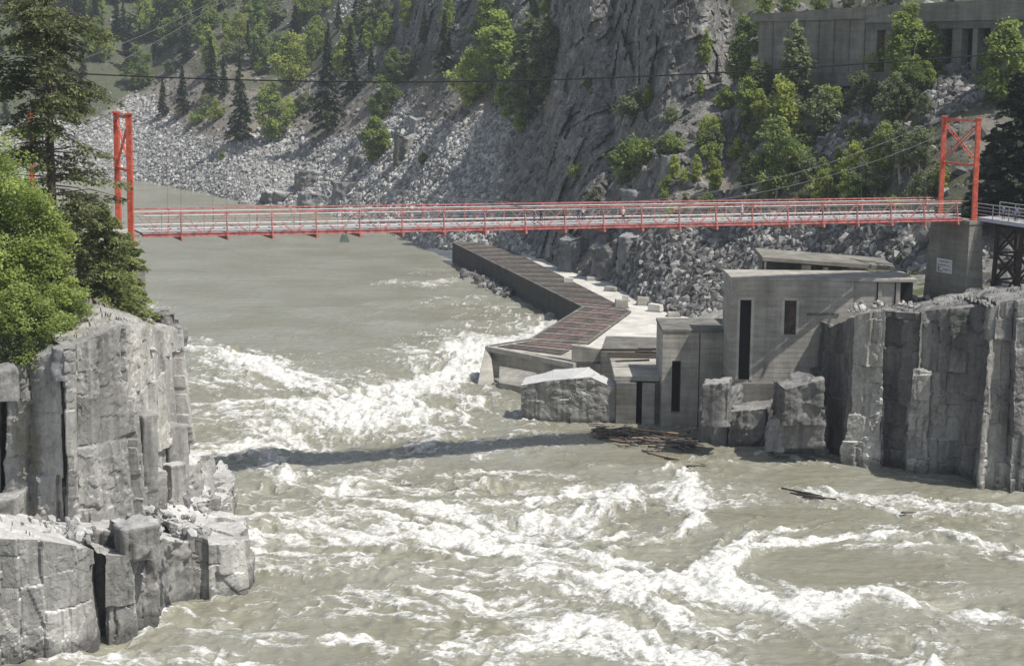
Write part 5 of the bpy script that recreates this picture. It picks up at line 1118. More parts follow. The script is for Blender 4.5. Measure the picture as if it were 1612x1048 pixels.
# ---- overhead lines
def cable(name, label, pts, r, mat, depth, cat='cable', group=None):
    P = []
    xs_ = [p[0] for p in pts]; ys_ = [p[1] for p in pts]; xi = np.linspace(xs_[0], xs_[-1], 48); cf = np.polyfit(xs_, ys_, min(4, len(pts)-1)); 
    for x in xi:
        f = (x-xs_[0])/(xs_[-1]-xs_[0]); P.append(atY(x, np.polyval(cf, x), depth[0]+(depth[1]-depth[0])*f))
    m = MB(); m.tube(P, r, 6); return tag(m.build(name, mat, None), label, cat, group)
cable('overhead_cable', 'long black overhead cable sagging across the whole gorge above the bridge', [(-30, 108), (165, 118), (300, 123.5), (420, 127), (590, 129.5), (780, 127.5), (900, 124.5), (1040, 120), (1200, 110), (1400, 98), (1612, 83), (1700, 76)], .085, BLACKC, (200, 165))
cable('power_line', 'upper of two thin pale lines climbing at the upper left', [(60, 120), (165, 80), (260, 40), (345, -2), (400, -30)], .05, STEEL, (260, 300))
cable('power_line', 'lower of two thin pale lines climbing at the upper left', [(60, 152), (165, 108), (260, 58), (345, 6), (420, -40)], .05, STEEL, (260, 300))
# ------------------------------------------------------------------ people (small, one skinned body each)
SKIN = mat_plain('skin', (.45, .27, .19), .6, .1); HAIR = mat_plain('dark_hair', (.03, .022, .018), .7, .2)
def cloth(n_, c): return mat_plain(n_, c, .85, .12, 8.)
def person(label, feet, face, shirt, pants, step=.12, arm=0., group='people on the bridge', h=1.72, hat=None):
    k = h/1.75; J = {}; E = []
    def a(n_, p, r, par=None):
        J[n_] = (len(J), p, r); 
        if par: E.append((J[par][0], J[n_][0]))
    a('pel', (0, 0, .95), .135); a('sp', (0, 0, 1.15), .125, 'pel'); a('ch', (0, 0, 1.36), .15, 'sp'); a('nk', (0, .01, 1.50), .058, 'ch'); a('hd', (0, -.01, 1.60), .085, 'nk'); a('tp', (0, 0, 1.70), .085, 'hd'); a('ns', (0, -.10, 1.61), .02, 'hd')
    for s_, n_ in ((-1, 'l'), (1, 'r')):
        a('hip'+n_, (s_*.10, 0, .88), .105, 'pel'); a('kn'+n_, (s_*.11, -.03-step*.4*s_, .50), .065, 'hip'+n_); a('an'+n_, (s_*.11, .02-step*s_, .09), .045, 'kn'+n_); a('to'+n_, (s_*.12, -.15-step*s_, .04), .04, 'an'+n_)
        a('sh'+n_, (s_*.19, 0, 1.41), .062, 'ch'); a('el'+n_, (s_*.25, .02-arm*.15, 1.13), .045, 'sh'+n_); a('wr'+n_, (s_*.25, -.10-arm*.25, .90+arm*.18), .028, 'el'+n_); a('pa'+n_, (s_*.25, -.14-arm*.27, .83+arm*.18), .034, 'wr'+n_)
        for f in range(4): a('f%d'%f+n_, (s_*(.25+(f-1.5)*.018), -.17-arm*.27, .75+arm*.18+abs(f-1)*.012), .009, 'pa'+n_)
        a('th'+n_, (s_*.21, -.18-arm*.27, .80+arm*.18), .01, 'pa'+n_)
    me_ = bpy.data.meshes.new('person'); me_.from_pydata([(p[0]*k, p[1]*k, p[2]*k) for _, p, _ in J.values()], E, [])
    o = bpy.data.objects.new('person', me_); S.collection.objects.link(o); md = o.modifiers.new('skin', 'SKIN')
    sk = me_.skin_vertices[0].data if len(me_.skin_vertices) else None
    if sk is None:
        bpy.context.view_layer.objects.active = o; o.select_set(True); bpy.ops.mesh.customdata_skin_add(); sk = me_.skin_vertices[0].data
    for (i, p, r) in J.values(): sk[i].radius = (r*k, r*k)
    sk[0].use_root = True
    sub = o.modifiers.new('sub', 'SUBSURF'); sub.levels = 1; sub.render_levels = 1
    dg = bpy.context.evaluated_depsgraph_get(); m2 = bpy.data.meshes.new_from_object(o.evaluated_get(dg)); bpy.data.objects.remove(o)
    m2.name = 'person'
    for mt in (SKIN, shirt, pants, DARK): m2.materials.append(mt)
    for pl in m2.polygons:
        c = pl.center/k; x = abs(c.x); pl.use_smooth = True
        pl.material_index = 3 if c.z < .09 else (2 if c.z < .97 and x < .2 else (1 if c.z < 1.47 and (c.z > 1.16 or x < .2) else 0))
    o = bpy.data.objects.new('person', m2); S.collection.objects.link(o); o.location = tuple(feet); o.rotation_euler = (0, 0, face); tag(o, label, 'person', group)
    m = MB(); 
    for j in range(5):
        pass
    V = IV*np.array([.105, .115, .10])*k+np.array([0, .025, 1.69])*k; hm_ = npmesh('hair', V, IF, smooth=True); ho = link('hair', hm_, hat or HAIR, o)
    sb = ho.modifiers.new('s', 'SUBSURF'); sb.levels = 1; sb.render_levels = 2
    return o
def bridge_s(px, w):
    lo, hi = 0, LEN
    for _ in range(40):
        mid = (lo+hi)/2
        if project(B(mid, w, -1))[0] < px: lo = mid
        else: hi = mid
    return lo
navy = cloth('navy_jacket', (.03, .04, .09)); blue = cloth('denim', (.06, .09, .17)); white = cloth('white_shirt', (.62, .62, .6)); dk = cloth('black_trousers', (.02, .02, .025)); pk = cloth('pale_pink_shirt', (.6, .38, .36)); grey = cloth('grey_jacket', (.18, .19, .2))
WH = cloth('white_hat', (.7, .7, .68))
for px_, w, lab, sh, pn, fc, st, hat in (
    (841, 1.3, 'person in a grey jacket and blue jeans walking on the bridge, leftmost', grey, blue, 1.6, .14, None),
    (852, 3.2, 'person in dark clothes at the far rail beside the leftmost walker', navy, dk, 2.6, .05, None),
    (911, 3.4, 'person in a navy top leaning at the far rail above mid bridge', navy, blue, 3.0, .03, None),
    (918, 3.9, 'person in a white shirt close beside the one in navy', white, dk, 2.8, .03, None),
    (981, 1.6, 'person in a white hat and pale pink shirt on the bridge', pk, dk, .3, .06, WH),
    (1168, 1.8, 'person in white with white hat walking alone on the right half', white, grey, -1.6, .15, WH)):
    s_ = bridge_s(px_, w); person(lab, B(s_, w, -1.93), math.atan2(bu[1], bu[0])+fc, sh, pn, st, .5, hat=hat)
for i, (s_, w, lab, sh, pn, fc) in enumerate((
    (3.2, 1.0, 'person in a blue jacket at the near rail of the approach, leftmost of the group', blue, dk, .4),
    (4.3, 1.8, 'person in a navy jacket standing second from the left on the approach', navy, blue, -.5),
    (5.2, .9, 'person in denim at the rail in the middle of the approach group', cloth('denim_jacket', (.09, .12, .24)), dk, .1),
    (6.3, 1.9, 'person in black behind the rail on the approach, right of the middle', dk, dk, 1.2),
    (7.0, 1.0, 'person in a white and blue top, rightmost of the approach group', cloth('pale_blue_top', (.30, .36, .52)), navy, -.3))):
    person(lab, Wk(s_, w, .06), fc, sh, pn, .04, .6, 'people on the approach walkway')
# ------------------------------------------------------------------ driftwood raft
WOODS = [mat_plain('driftwood_grey', (.16, .145, .13), .9, .3, 6.), mat_plain('driftwood_brown', (.12, .09, .07), .9, .3, 6.), mat_plain('driftwood_tan', (.33, .25, .17), .9, .25, 6.), mat_plain('driftwood_dark', (.045, .038, .034), .9, .3, 6.)]
wnm = ['grey', 'brown', 'pale tan', 'dark']
rw = random.Random(12)
def log(px, py, L_, ang, r, wi, lab, grp, z=.15, tilt=0.):
    p = onz(px, py, 0); d = np.array([math.cos(ang), math.sin(ang), tilt])*L_/2; c = np.array([p[0], p[1], z])
    bend = np.array([-math.sin(ang), math.cos(ang), 0])*L_*rw.uniform(-.04, .04)
    m = MB(); m.tube([-d, -d*.3+bend, d*.4+bend*.8, d], [r*1.1, r, r*.85, r*.5], 7)
    if L_ > 5:
        for q in (.1, .45): m.tube([-d+2*d*q, -d+2*d*q+np.array([rw.uniform(-.3, .3), rw.uniform(-.3, .3), .45])], [r*.4, r*.15], 5)
    o = m.build('driftwood_log', WOODS[wi], None, smooth=True); o.location = tuple(c); return tag(o, lab, 'driftwood', grp)
log(1040, 689, 7.5, -.45, .13, 2, 'long bright tan pole lying across the top of the driftwood raft', 'driftwood in the raft', .75)
log(1085, 684, 3.5, .5, .09, 2, 'short tan stick crossing the right end of the long bright pole', 'driftwood in the raft', .6)
log(1062, 722, 7.5, -.7, .16, 2, 'tan log trailing off the lower edge of the raft', 'driftwood in the raft', .1)
log(1078, 727, 5.5, -.65, .14, 1, 'brown log beside the tan log trailing off the raft', 'driftwood in the raft', .1)
log(1040, 716, 5.5, -.75, .12, 0, 'grey log just behind the two trailing logs', 'driftwood in the raft', .12)
log(1110, 684, 1.4, .2, .22, 2, 'short thick pale stump at the right end of the raft', 'driftwood in the raft', .25)
log(1098, 735, 2.5, .1, .15, 3, 'dark snag in the water off the tip of the trailing logs', 'driftwood in the raft', .08)
labs = {0: 'grey log packed in the middle of the driftwood raft', 1: 'reddish brown log packed in the middle of the driftwood raft', 2: 'thin tan stick packed in the driftwood raft', 3: 'dark waterlogged log packed in the driftwood raft'}
for k in range(250):
    t_ = rw.random(); wi = rw.choice([0, 0, 1, 1, 3, 3, 2]); x = 940+t_*150+rw.gauss(0, 3); y = 684+t_*17+rw.gauss(0, 8.)*(1-abs(t_-.45)*.9)
    log(x, y, rw.uniform(.9, 3.6), -.25+rw.gauss(0, .7), rw.uniform(.05, .13), wi, labs[wi], 'packed driftwood, '+wnm[wi], rw.uniform(.05, .55), rw.uniform(-.1, .1))
for k, (x, y, L_, a, lab) in enumerate(((1262, 776, 5, -.7, 'dark drifting branch, upper left of three out in the eddy'), (1276, 782, 4.5, -.5, 'middle dark branch of three drifting in the eddy'), (1290, 785, 3.5, -.2, 'rightmost dark branch of three drifting in the eddy'), (1430, 808, 1.5, .1, 'small brown stick floating alone far right in the eddy'))):
    log(x, y, L_, a, .12, 3 if k < 3 else 1, lab, 'branches drifting in the eddy', .12)
V_ = np.array([onz(946+rw.random()*140, 682+rw.random()*26, 0) for _ in range(10)])
# ------------------------------------------------------------------ trees and shrubs
def leaves(C, size, rng, up_bias=.5, elong=1.5, D=None):
    n = len(C); nrm = rng.normal(size=(n, 3)); nrm[:, 2] = np.abs(nrm[:, 2])+up_bias; nrm /= np.linalg.norm(nrm, axis=1)[:, None]
    a = rng.normal(size=(n, 3)) if D is None else D+rng.normal(size=(n, 3))*.35
    a -= nrm*(a*nrm).sum(1)[:, None]; a /= np.linalg.norm(a, axis=1)[:, None]+1e-9; b = np.cross(nrm, a)
    s = size*rng.uniform(.6, 1.35, (n, 1)); a = a*s*elong*.5; b = b*s*.5
    V = np.stack([C-a, C-b*.9+a*.1, C+a, C+b*.9+a*.1], 1).reshape(-1, 3)
    Fc = np.arange(n*4).reshape(n, 4); return V, Fc
def crown_mesh(name, C, size, rng, mat_unused=None, tone=None, **k):
    V, Fc = leaves(C, size, rng, **k); tone = rng.random(len(C)) if tone is None else np.clip(tone*.6+rng.random(len(C))*.4, 0, 1)
    return npmesh(name, V, Fc, dict(tone=np.repeat(tone, 4)))
def conifer_pts(rng, H, R, nb, per, droop=.35, h0=.08, taper=1., ragged=.25, sprd=.10):
    C = []; D = []; T = []; limbs = []
    for k in range(nb):
        f = h0+(1-h0)*(k+rng.random())/nb; f = min(f, .995); L = R*(1-f)**taper*rng.uniform(1-ragged, 1+ragged*.6)+.03*R
        az = rng.uniform(0, 2*math.pi); n = max(3, int(per*(L/R*.8+.2))); t_ = rng.random(n)**.7
        rr = L*t_; z = H*f-droop*L*t_**1.6+(.12*L*t_); sd = rng.normal(size=n)*sprd*L*(1.2-.6*t_)+rng.normal(size=n)*.05
        x = math.cos(az)*rr-math.sin(az)*sd; y = math.sin(az)*rr+math.cos(az)*sd
        C.append(np.column_stack([x, y, z+rng.normal(size=n)*.03*H*.15-np.abs(sd)*.25])); D.append(np.tile([math.cos(az), math.sin(az), -droop*.8], (n, 1))); T.append(np.full(n, rng.random()))
        limbs.append((f, az, L))
    return np.concatenate(C), np.concatenate(D), np.concatenate(T), limbs
def broad_pts(rng, H, R, ncl, per, h0=.18, tall=1., gap=.0, spread=.16):
    C = []; T = []; lob = rng.uniform(.55, 1.25, 8); ph = rng.uniform(0, 6.28)
    while len(C) < ncl:
        p = rng.uniform(-1, 1, 3)
        r = np.linalg.norm(p)
        if r > 1 or r < .35: continue
        z = (p[2]+1)/2; wdt = np.interp(z, [0, .25, .6, 1], [.7, 1, .85, .35])
        lb_ = lob[int((math.atan2(p[1], p[0])+ph)/6.2832*4+z*3.9) % 8]; c = np.array([p[0]*R*wdt*lb_, p[1]*R*wdt*lb_, H*(h0+(1-h0)*z*(.8+.25*lb_))])
        s = rng.uniform(.6, 1.4)*spread*R*2; n = int(per*rng.uniform(.6, 1.4))
        q = rng.normal(size=(n, 3)); q /= np.linalg.norm(q, axis=1)[:, None]; q *= (rng.random((n, 1))**.45)*s; q[:, 2] *= .75
        C.append(c+q); T.append(np.full(n, rng.random()))
    return np.concatenate(C), np.concatenate(T)
def trunk_mb(H, r, rng, limbs=0, R=1., h0=.3, multi=1):
    m = MB()
    for j in range(multi):
        a = rng.uniform(0, 6.28); ln = (0.0 if multi == 1 else .12)*H
        pts = [np.array([math.cos(a)*ln*f+.02*H*rng.normal()*f, math.sin(a)*ln*f+.02*H*rng.normal()*f, H*f-.4*(f == 0)]) for f in (0, .2, .4, .6, .8, .95)]
        m.tube(pts, [r, r*.85, r*.68, r*.5, r*.3, r*.1], 7)
        for k in range(limbs):
            f = rng.uniform(h0, .85); i = min(int(f/.2), 4); b = pts[i]+(pts[i+1]-pts[i])*((f-.2*i)/.2); az = rng.uniform(0, 6.28); L = R*rng.uniform(.5, .95)
            e = b+np.array([math.cos(az)*L, math.sin(az)*L, L*rng.uniform(.3, .8)]); m.tube([b, (b+e)/2+[0, 0, L*.05], e], [r*.35*(1-f)+.02, r*.2*(1-f)+.015, .01], 5)
    return m
PROTO = {}
def proto(kind, i):
    if (kind, i) in PROTO: return PROTO[(kind, i)]
    rng = np.random.default_rng(abs(hash((kind[0], len(kind), i))) % 9999 if False else (len(kind)*131+i*17+ord(kind[0])*7))
    if kind == 'fir':       # 20 m
        C, D, T, L = conifer_pts(rng, 20, 4.0, 120, 42, .45); cm = crown_mesh('crown', C, .62, rng, tone=T, D=D, elong=1.7); tr = trunk_mb(19.5, .28, rng); mat, bm, H = NEEDLE, BARK, 20
    elif kind == 'deepfir':
        C, D, T, L = conifer_pts(rng, 20, 5.6, 170, 70, .30, .04, .75); cm = crown_mesh('crown', C, .55, rng, tone=T, D=D, elong=1.8); tr = trunk_mb(19.5, .3, rng); mat, bm, H = NEEDLED, BARK, 20
    elif kind == 'broad':   # 10 m
        C, T = broad_pts(rng, 10, 4.0, 110, 42, .04, spread=.12); cm = crown_mesh('crown', C, .36, rng, tone=T); tr = trunk_mb(8.5, .16, rng, 5, 2.4, .2, 2); mat, bm, H = (LEAF, LEAFB, LEAFY, LEAFB, LEAF, LEAFG)[i], BIRCH, 10
    elif kind == 'tall':    # slender cottonwood / birch 10 m, narrow
        C, T = broad_pts(rng, 10, 2.3, 110, 32, .06, spread=.15); cm = crown_mesh('crown', C, .32, rng, tone=T); tr = trunk_mb(9.2, .12, rng, 8, 1.3, .2); mat, bm, H = (LEAFY, LEAF, LEAFB, LEAF, LEAFG, LEAFY)[i], BIRCH, 10
    elif kind == 'thin':    # airy birch, grey green
        C, T = broad_pts(rng, 10, 4.0, 75, 40, .22, spread=.12); cm = crown_mesh('crown', C, .36, rng, tone=T); tr = trunk_mb(9, .17, rng, 9, 3.0, .15, 3); mat, bm, H = LEAFG, BIRCH, 10
    elif kind == 'shrub':   # 4 m
        C, T = broad_pts(rng, 4, 2.0, 40, 40, .02, spread=.2); cm = crown_mesh('crown', C, .28, rng, tone=T); tr = trunk_mb(3, .07, rng, 4, 1.2, .1, 3); mat, bm, H = (LEAFY, LEAF, LEAFG, LEAFB, LEAF, LEAFG)[i], BARK, 4
    cm.materials.append(mat); trm = bpy.data.meshes.new('trunk'); trm.from_pydata(tr.v, [], tr.f); trm.materials.append(bm)
    PROTO[(kind, i)] = (cm, trm, H); return PROTO[(kind, i)]
NM = dict(fir='fir_tree', deepfir='spruce_tree', broad='broadleaf_tree', tall='birch_tree', thin='birch_tree', shrub='shrub')
CT = dict(fir='fir tree', deepfir='spruce tree', broad='broadleaf tree', tall='birch tree', thin='birch tree', shrub='shrub')
tc = [0]
rt2 = random.Random(77)
def plant(kind, px, by, hpx, label, group, wf=1., base=None, lift=0):
    cm, trm, H = proto(kind, tc[0] % (6 if kind != 'deepfir' else 2)); tc[0] += 1
    p = TP(px, by) if base is None else np.array(base); k = hpx*p[1]/F/H
    r = empty(NM[kind], p-np.array([0, 0, .2]), label, CT[kind], group, rz=rt2.uniform(0, 6.28), sc=(k*wf, k*wf, k))
    for nme, me_ in (('crown', cm), ('trunk', trm)):
        o = bpy.data.objects.new(nme, me_); S.collection.objects.link(o); o.parent = r
    return r
GF = 'conifers on the far bank'; GD = 'broadleaf trees on the far bank'; GR = 'trees on the right hillside'; GS = 'shrubs on the slopes'
for a in (
 ('fir', 378, 224, 128, 'tall dark fir standing on the pale scree, tallest left of the middle'), ('fir', 352, 152, 62, 'dark fir with a pointed top directly behind the tallest scree fir'),
 ('fir', 288, 182, 78, 'dark fir of the pair standing on the bare slope, right one'), ('fir', 257, 184, 62, 'olive fir of the pair standing on the bare slope, left one'),
 ('fir', 516, 211, 158, 'slender dark fir rising above the bridge between green bushes'), ('fir', 552, 158, 120, 'broad dark fir just right of the slender one'),
 ('fir', 596, 127, 32, 'tiny fir standing alone on the ridge above the round bush'), ('fir', 700, 118, 100, 'broad dark fir at the foot of the shaded cliff'),
 ('fir', 206, 112, 84, 'dark fir behind the bright bush at the upper left'), ('fir', 292, 98, 78, 'fir with light tips at the upper left between two bare gullies'),
 ('fir', 333, 152, 92, 'olive fir on the ridge above the scree firs'), ('fir', 465, 54, 60, 'dark fir high on the rocky slope at the top edge'),
 ('fir', 668, 70, 60, 'small fir against the shaded cliff face'), ('fir', 300, 30, 50, 'fir at the top edge beside the rocky outcrop'),
 ('fir', 150, 60, 70, 'dark fir right of the big near fir near the top edge'), ('fir', 250, 60, 70, 'dark fir in the wooded gully at the upper left'),
 ('fir', 183, 55, 64, 'dark fir at the top edge left of the wooded gully'), ('fir', 560, 60, 74, 'fir growing high among the broken pale crags'),
 ('fir', 430, 205, 62, 'lower small fir between the tallest scree fir and the slender fir')): plant(*a, GF)
for a in (
 ('broad', 220, 138, 62, 'round bright green tree above the bare gully at the upper left'), ('broad', 458, 142, 92, 'large bright green tree in the middle of the far slope'),
 ('broad', 410, 100, 62, 'green tree just left of the large bright one'), ('broad', 430, 222, 86, 'loose green tree leaning over the scree right of the tallest fir'),
 ('broad', 640, 130, 50, 'low rounded green tree under the shaded cliff'), ('broad', 591, 256, 78, 'round olive green bush standing on the scree above the bridge'),
 ('broad', 602, 190, 66, 'lighter green tree directly above the round olive bush'), ('broad', 740, 166, 92, 'green tree at the shaded cliff corner with bare ground below'),
 ('tall', 800, 190, 120, 'tall green tree at the shaded edge of the buttress, left one'), ('tall', 830, 200, 170, 'tallest green tree beside the dark buttress face'),
 ('broad', 862, 150, 110, 'dense green tree filling the cleft beside the buttress'), ('broad', 785, 120, 110, 'dark green tree behind the tall pair at the buttress'),
 ('broad', 150, 80, 50, 'small bright tree beside the branches of the near fir'), ('tall', 290, 70, 70, 'bright narrow tree above the pale gully'),
 ('broad', 405, 60, 66, 'green tree near the top edge left of the dark fir'), ('tall', 575, 70, 76, 'thin green tree on the crags at the top edge'),
 ('broad', 600, 60, 64, 'green tree beside the thin one on the crags'), ('tall', 640, 50, 62, 'narrow green tree at the left edge of the shaded cliff'),
 ('tall', 330, 120, 80, 'pale green narrow tree beside the ridge fir'), ('broad', 375, 75, 56, 'olive green tree on the ridge near the top edge'),
 ('broad', 620, 135, 60, 'green tree left of the low rounded one under the cliff'), ('broad', 770, 60, 70, 'dark green tree high beside the shaded cliff'),
 ('tall', 540, 128, 70, 'green narrow tree between the two dark middle firs'), ('shrub', 455, 185, 30, 'low green shrub under the large bright tree')): plant(*a, GD)
for a in (
 ('tall', 1110, 108, 62, 'bright bush clinging to the top right corner of the grey buttress'), ('tall', 1166, 140, 118, 'leafy tall tree left of the concrete gallery end'),
 ('broad', 1195, 80, 66, 'yellow green tree against the left end of the gallery wall'), ('tall', 1250, 190, 150, 'tall bright birch in front of the blank gallery wall'),
 ('tall', 1312, 135, 104, 'upright green tree in front of the right half of the blank wall'), ('tall', 1228, 250, 130, 'narrow bright birch below the tall one'),
 ('broad', 1222, 312, 120, 'bright bushy tree just above the bridge right of the middle'), ('shrub', 1298, 208, 74, 'round bright green bush left of the pale rubble chute'),
 ('thin', 1400, 215, 96, 'airy grey green birch with white stems below the gallery pillars'), ('broad', 1430, 142, 124, 'dense green tree hiding the gallery openings'),
 ('broad', 1424, 130, 80, 'green tree right of the first gallery opening'), ('broad', 1580, 165, 140, 'tall green tree in front of the right end of the gallery'),
 ('thin', 1570, 130, 90, 'thin pale tree rising beside the dark gallery opening'), ('broad', 1345, 292, 72, 'rounded green tree above the bridge below the rubble chute'),
 ('thin', 1415, 278, 84, 'wide grey green tree left of the right bridge tower'), ('broad', 1300, 308, 46, 'low green bush just above the bridge rail on the right'),
 ('tall', 1196, 200, 60, 'grey green birch with a forked white stem'), ('broad', 1470, 110, 80, 'green tree between the second and third gallery openings'),
 ('broad', 1365, 300, 40, 'dark low bush behind the bridge rail near the right tower'), ('broad', 1605, 110, 100, 'green tree cut by the right edge below the gallery roof'),
 ('broad', 1240, 22, 40, 'bushy tree growing over the left of the gallery roof'), ('broad', 1290, 18, 36, 'bushy tree growing over the middle of the gallery roof'), ('broad', 1335, 14, 34, 'bushy tree growing over the gallery roof where the wall steps'), ('broad', 1205, 24, 44, 'bushy tree at the very left end of the gallery roof'), ('broad', 1400, 8, 30, 'low tree on the gallery roof above the first opening')): plant(*a, GR)
for a in (
 ('shrub', 1000, 192, 54, 'green shrub in a crack of the buttress below the overhead cable'), ('shrub', 992, 285, 68, 'tall bright shrub above the bridge right of the buttress foot'),
 ('shrub', 1012, 262, 48, 'paler shrub just right of the tall bright one'), ('tall', 1125, 306, 58, 'narrow bright shrub standing alone above the bridge rail'),
 ('shrub', 1078, 292, 26, 'round low green shrub on the brown slope above the bridge'), ('shrub', 1142, 172, 34, 'small shrub on the slope under the cliff ledge'),
 ('shrub', 926, 142, 24, 'tiny yellow green shrub on the buttress near the cable'), ('shrub', 1110, 240, 36, 'grey green shrub on the brown slope beside tilted slabs'),
 ('shrub', 905, 280, 26, 'small shrub in the dark cleft of the buttress foot'), ('shrub', 935, 322, 26, 'small bright shrub right above the bridge rail at the buttress'),
 ('shrub', 1180, 172, 34, 'bright small shrub left of the forked birch'), ('shrub', 822, 208, 30, 'dull shrub where the trees end above the pale scree'),
 ('shrub', 478, 176, 34, 'green shrub on the slope left of the slender fir'), ('shrub', 668, 262, 22, 'small olive shrub on the brown slope right of the boulders'),
 ('shrub', 310, 196, 24, 'grey green shrub on the slope beside the pair of firs'), ('shrub', 322, 182, 34, 'bright shrub between the fir pair and the tallest fir'),
 ('shrub', 340, 190, 30, 'bright low shrub at the left foot of the tallest fir'), ('shrub', 350, 250, 12, 'tiny shrub alone on the pale scree'),
 ('shrub', 1442, 445, 26, 'dull green shrub on the ground left of the bridge pier'), ('shrub', 1420, 420, 22, 'small shrub at the rubble foot behind the doorway'),
 ('shrub', 1048, 312, 16, 'very small shrub on the ledge above the bridge rail'), ('shrub', 1275, 285, 40, 'yellow green shrub right of the bushy tree by the bridge'), ('shrub', 1160, 250, 30, 'olive shrub left of the narrow bright birch')): plant(*a, GS)
plant('deepfir', 1592, 350, 235, 'huge dark spruce spreading behind the right bridge tower', GR, wf=1.25)
plant('deepfir', 1560, 330, 130, 'smaller dark spruce whose boughs reach left behind the tower', GR, wf=1.2)
plant('deepfir', 1660, 350, 210, 'dark spruce cut by the right edge of the view', GR, wf=1.2)
plant('deepfir', 1740, 380, 240, 'dark spruce outside the right edge behind the walkway', GR, wf=1.2)
plant('deepfir', 1800, 400, 210, 'second dark spruce outside the right edge', GR, wf=1.2)
# dense far wood at the upper left: look-alike trees
for k in range(46):
    x = rt2.uniform(-30, 330); y = rt2.uniform(-5, 190-.42*max(x, 0)); kd = rt2.choice(['fir', 'fir', 'broad', 'tall'])
    plant(kd, x, y, rt2.uniform(46, 72)*(1 if kd == 'fir' else .85), {'fir': 'dark fir of the dense wood filling the upper left corner', 'broad': 'round green tree of the dense wood filling the upper left corner', 'tall': 'narrow green tree of the dense wood filling the upper left corner'}[kd], 'dense wood upper left, '+CT[kd])
for k in range(84):
    x = rt2.choice([rt2.uniform(190, 610), rt2.uniform(300, 560), rt2.uniform(700, 870)]); y = rt2.uniform(-10, 118 if x < 620 else 130); kd = rt2.choice(['fir', 'broad', 'tall', 'shrub'])
    if x > 620 and rt2.random() < .3: continue
    plant(kd, x, y, rt2.uniform(34, 62)*(.6 if kd == 'shrub' else 1), {'fir': 'small dark fir among the crags along the top edge', 'broad': 'small green tree among the crags along the top edge', 'tall': 'thin green tree among the crags along the top edge', 'shrub': 'green shrub among the crags along the top edge'}[kd], 'growth on the upper crags, '+CT[kd])
# scrub and small trees spread over the right hillside
sc_ = 0
while sc_ < 78:
    x = rt2.uniform(975, 1480); y = rt2.uniform(120, 345)
    if x < 1100 and y < 230 and rt2.random() < .75: continue
    if x < 1150 and y > 300 and rt2.random() < .5: continue
    sc_ += 1; kd = rt2.choice(['shrub', 'shrub', 'broad', 'tall', 'thin'] if x > 1150 else ['shrub', 'shrub', 'tall'])
    plant(kd, x, y, rt2.uniform(22, 40) if kd == 'shrub' else rt2.uniform(48, 78)*(1 if x > 1150 else .6), {'shrub': 'small scrubby bush among others on the rocky right hillside', 'broad': 'mid green tree in the thicket on the right hillside', 'tall': 'slim light tree in the thicket on the right hillside', 'thin': 'airy pale tree in the thicket on the right hillside'}[kd], 'thicket on the right hillside, '+kd)
# ---- near trees on the left cliff
rn = np.random.default_rng(31)
def near_fir():
    Y = 163.; b = atY(86, 500, Y); b[2] = 20.; H = 46.; top = 1.
    r = empty('fir_tree', b, 'big near fir with sparse drooping boughs rising out of the top at left', 'fir tree')
    C = []; D = []; T = []; lm = MB()
    for k in range(240):
        h = rn.uniform(3.0, 31); az = rn.uniform(0, 6.28); L = np.interp(h, [3, 8, 14, 24, 33], [3.5, 6.4, 7.0, 6.4, 5.5])*rn.uniform(.45, 1.05)
        if (17.5 > h > 9 and rn.random() < .5) or (26 > h > 23 and rn.random() < .4): continue
        e = np.array([math.cos(az)*L, math.sin(az)*L, -L*rn.uniform(.05, .38)]); mid = e*.5+[0, 0, L*.10]; st = np.array([0, 0, h])
        lm.tube([st, st+mid, st+e], [.07, .045, .012], 4)
        n = int(12+L*10); t_ = rn.uniform(.22, 1, n)**.85; ax = st+np.outer(2*t_*(1-t_), mid)+np.outer(t_**2, e)
        # side twigs
        side = rn.normal(size=n)*L*.13*(1.25-t_*.7); pv = np.array([-math.sin(az), math.cos(az), 0]); q = ax+np.outer(side, pv); q[:, 2] -= np.abs(side)*.35+rn.random(n)*.28
        for j in range(3):
            jj = rn.normal(size=(n, 3))*[.16, .16, .10]; C.append(q+jj-[0, 0, .05*j]); D.append(np.tile([math.cos(az), math.sin(az), -.6], (n, 1))+np.outer(np.sign(side), pv)*.8); T.append(np.full(n, rn.random()))
    C = np.concatenate(C); D = np.concatenate(D); T = np.concatenate(T)
    link('crown', crown_mesh('crown', C, .21, rn, tone=T, D=D, elong=2.1, up_bias=.8), NEEDLEN, r)
    m = MB(); m.tube([(0, 0, -1), (.1, 0, 8), (.0, .1, 18), (.1, 0, 28), (0, 0, 40)], [.48, .42, .34, .24, .05], 9); tk = m.build('trunk', BARK, r, smooth=True); lm.build('branches', BARK, r)
near_fir()
def near_cedar(px, py, Y, z, H, R, lab, mat, nb, seed):
    b = atY(px, py, Y); b[2] = z; r = empty('cedar_tree', b, lab, 'cedar tree'); g_ = np.random.default_rng(seed)
    C, D, T, L = conifer_pts(g_, H, R, nb, 190, .35, .06, .45, .35, .14)
    link('crown', crown_mesh('crown', C+g_.normal(size=C.shape)*.08, .20, g_, tone=T, D=D, elong=1.9, up_bias=.8), mat, r)
    m = trunk_mb(H*.95, .26, g_); m.build('trunk', BARK, r)
NEEDLEC = mat_leaf('needle_green', (.10, .13, .045), (.30, .34, .13), .4)
near_cedar(168, 500, 166, 18.6, 13.0, 4.1, 'dense olive cedar in front of the left bridge tower base', NEEDLEC, 150, 41)
near_cedar(207, 500, 172, 17.6, 11.0, 2.5, 'smaller green cedar at the cliff edge with boughs over the river', NEEDLEC, 90, 42)
near_cedar(120, 480, 172, 19.5, 12, 3.6, 'cedar standing behind the bright bush under the big fir', NEEDLEC, 110, 43)
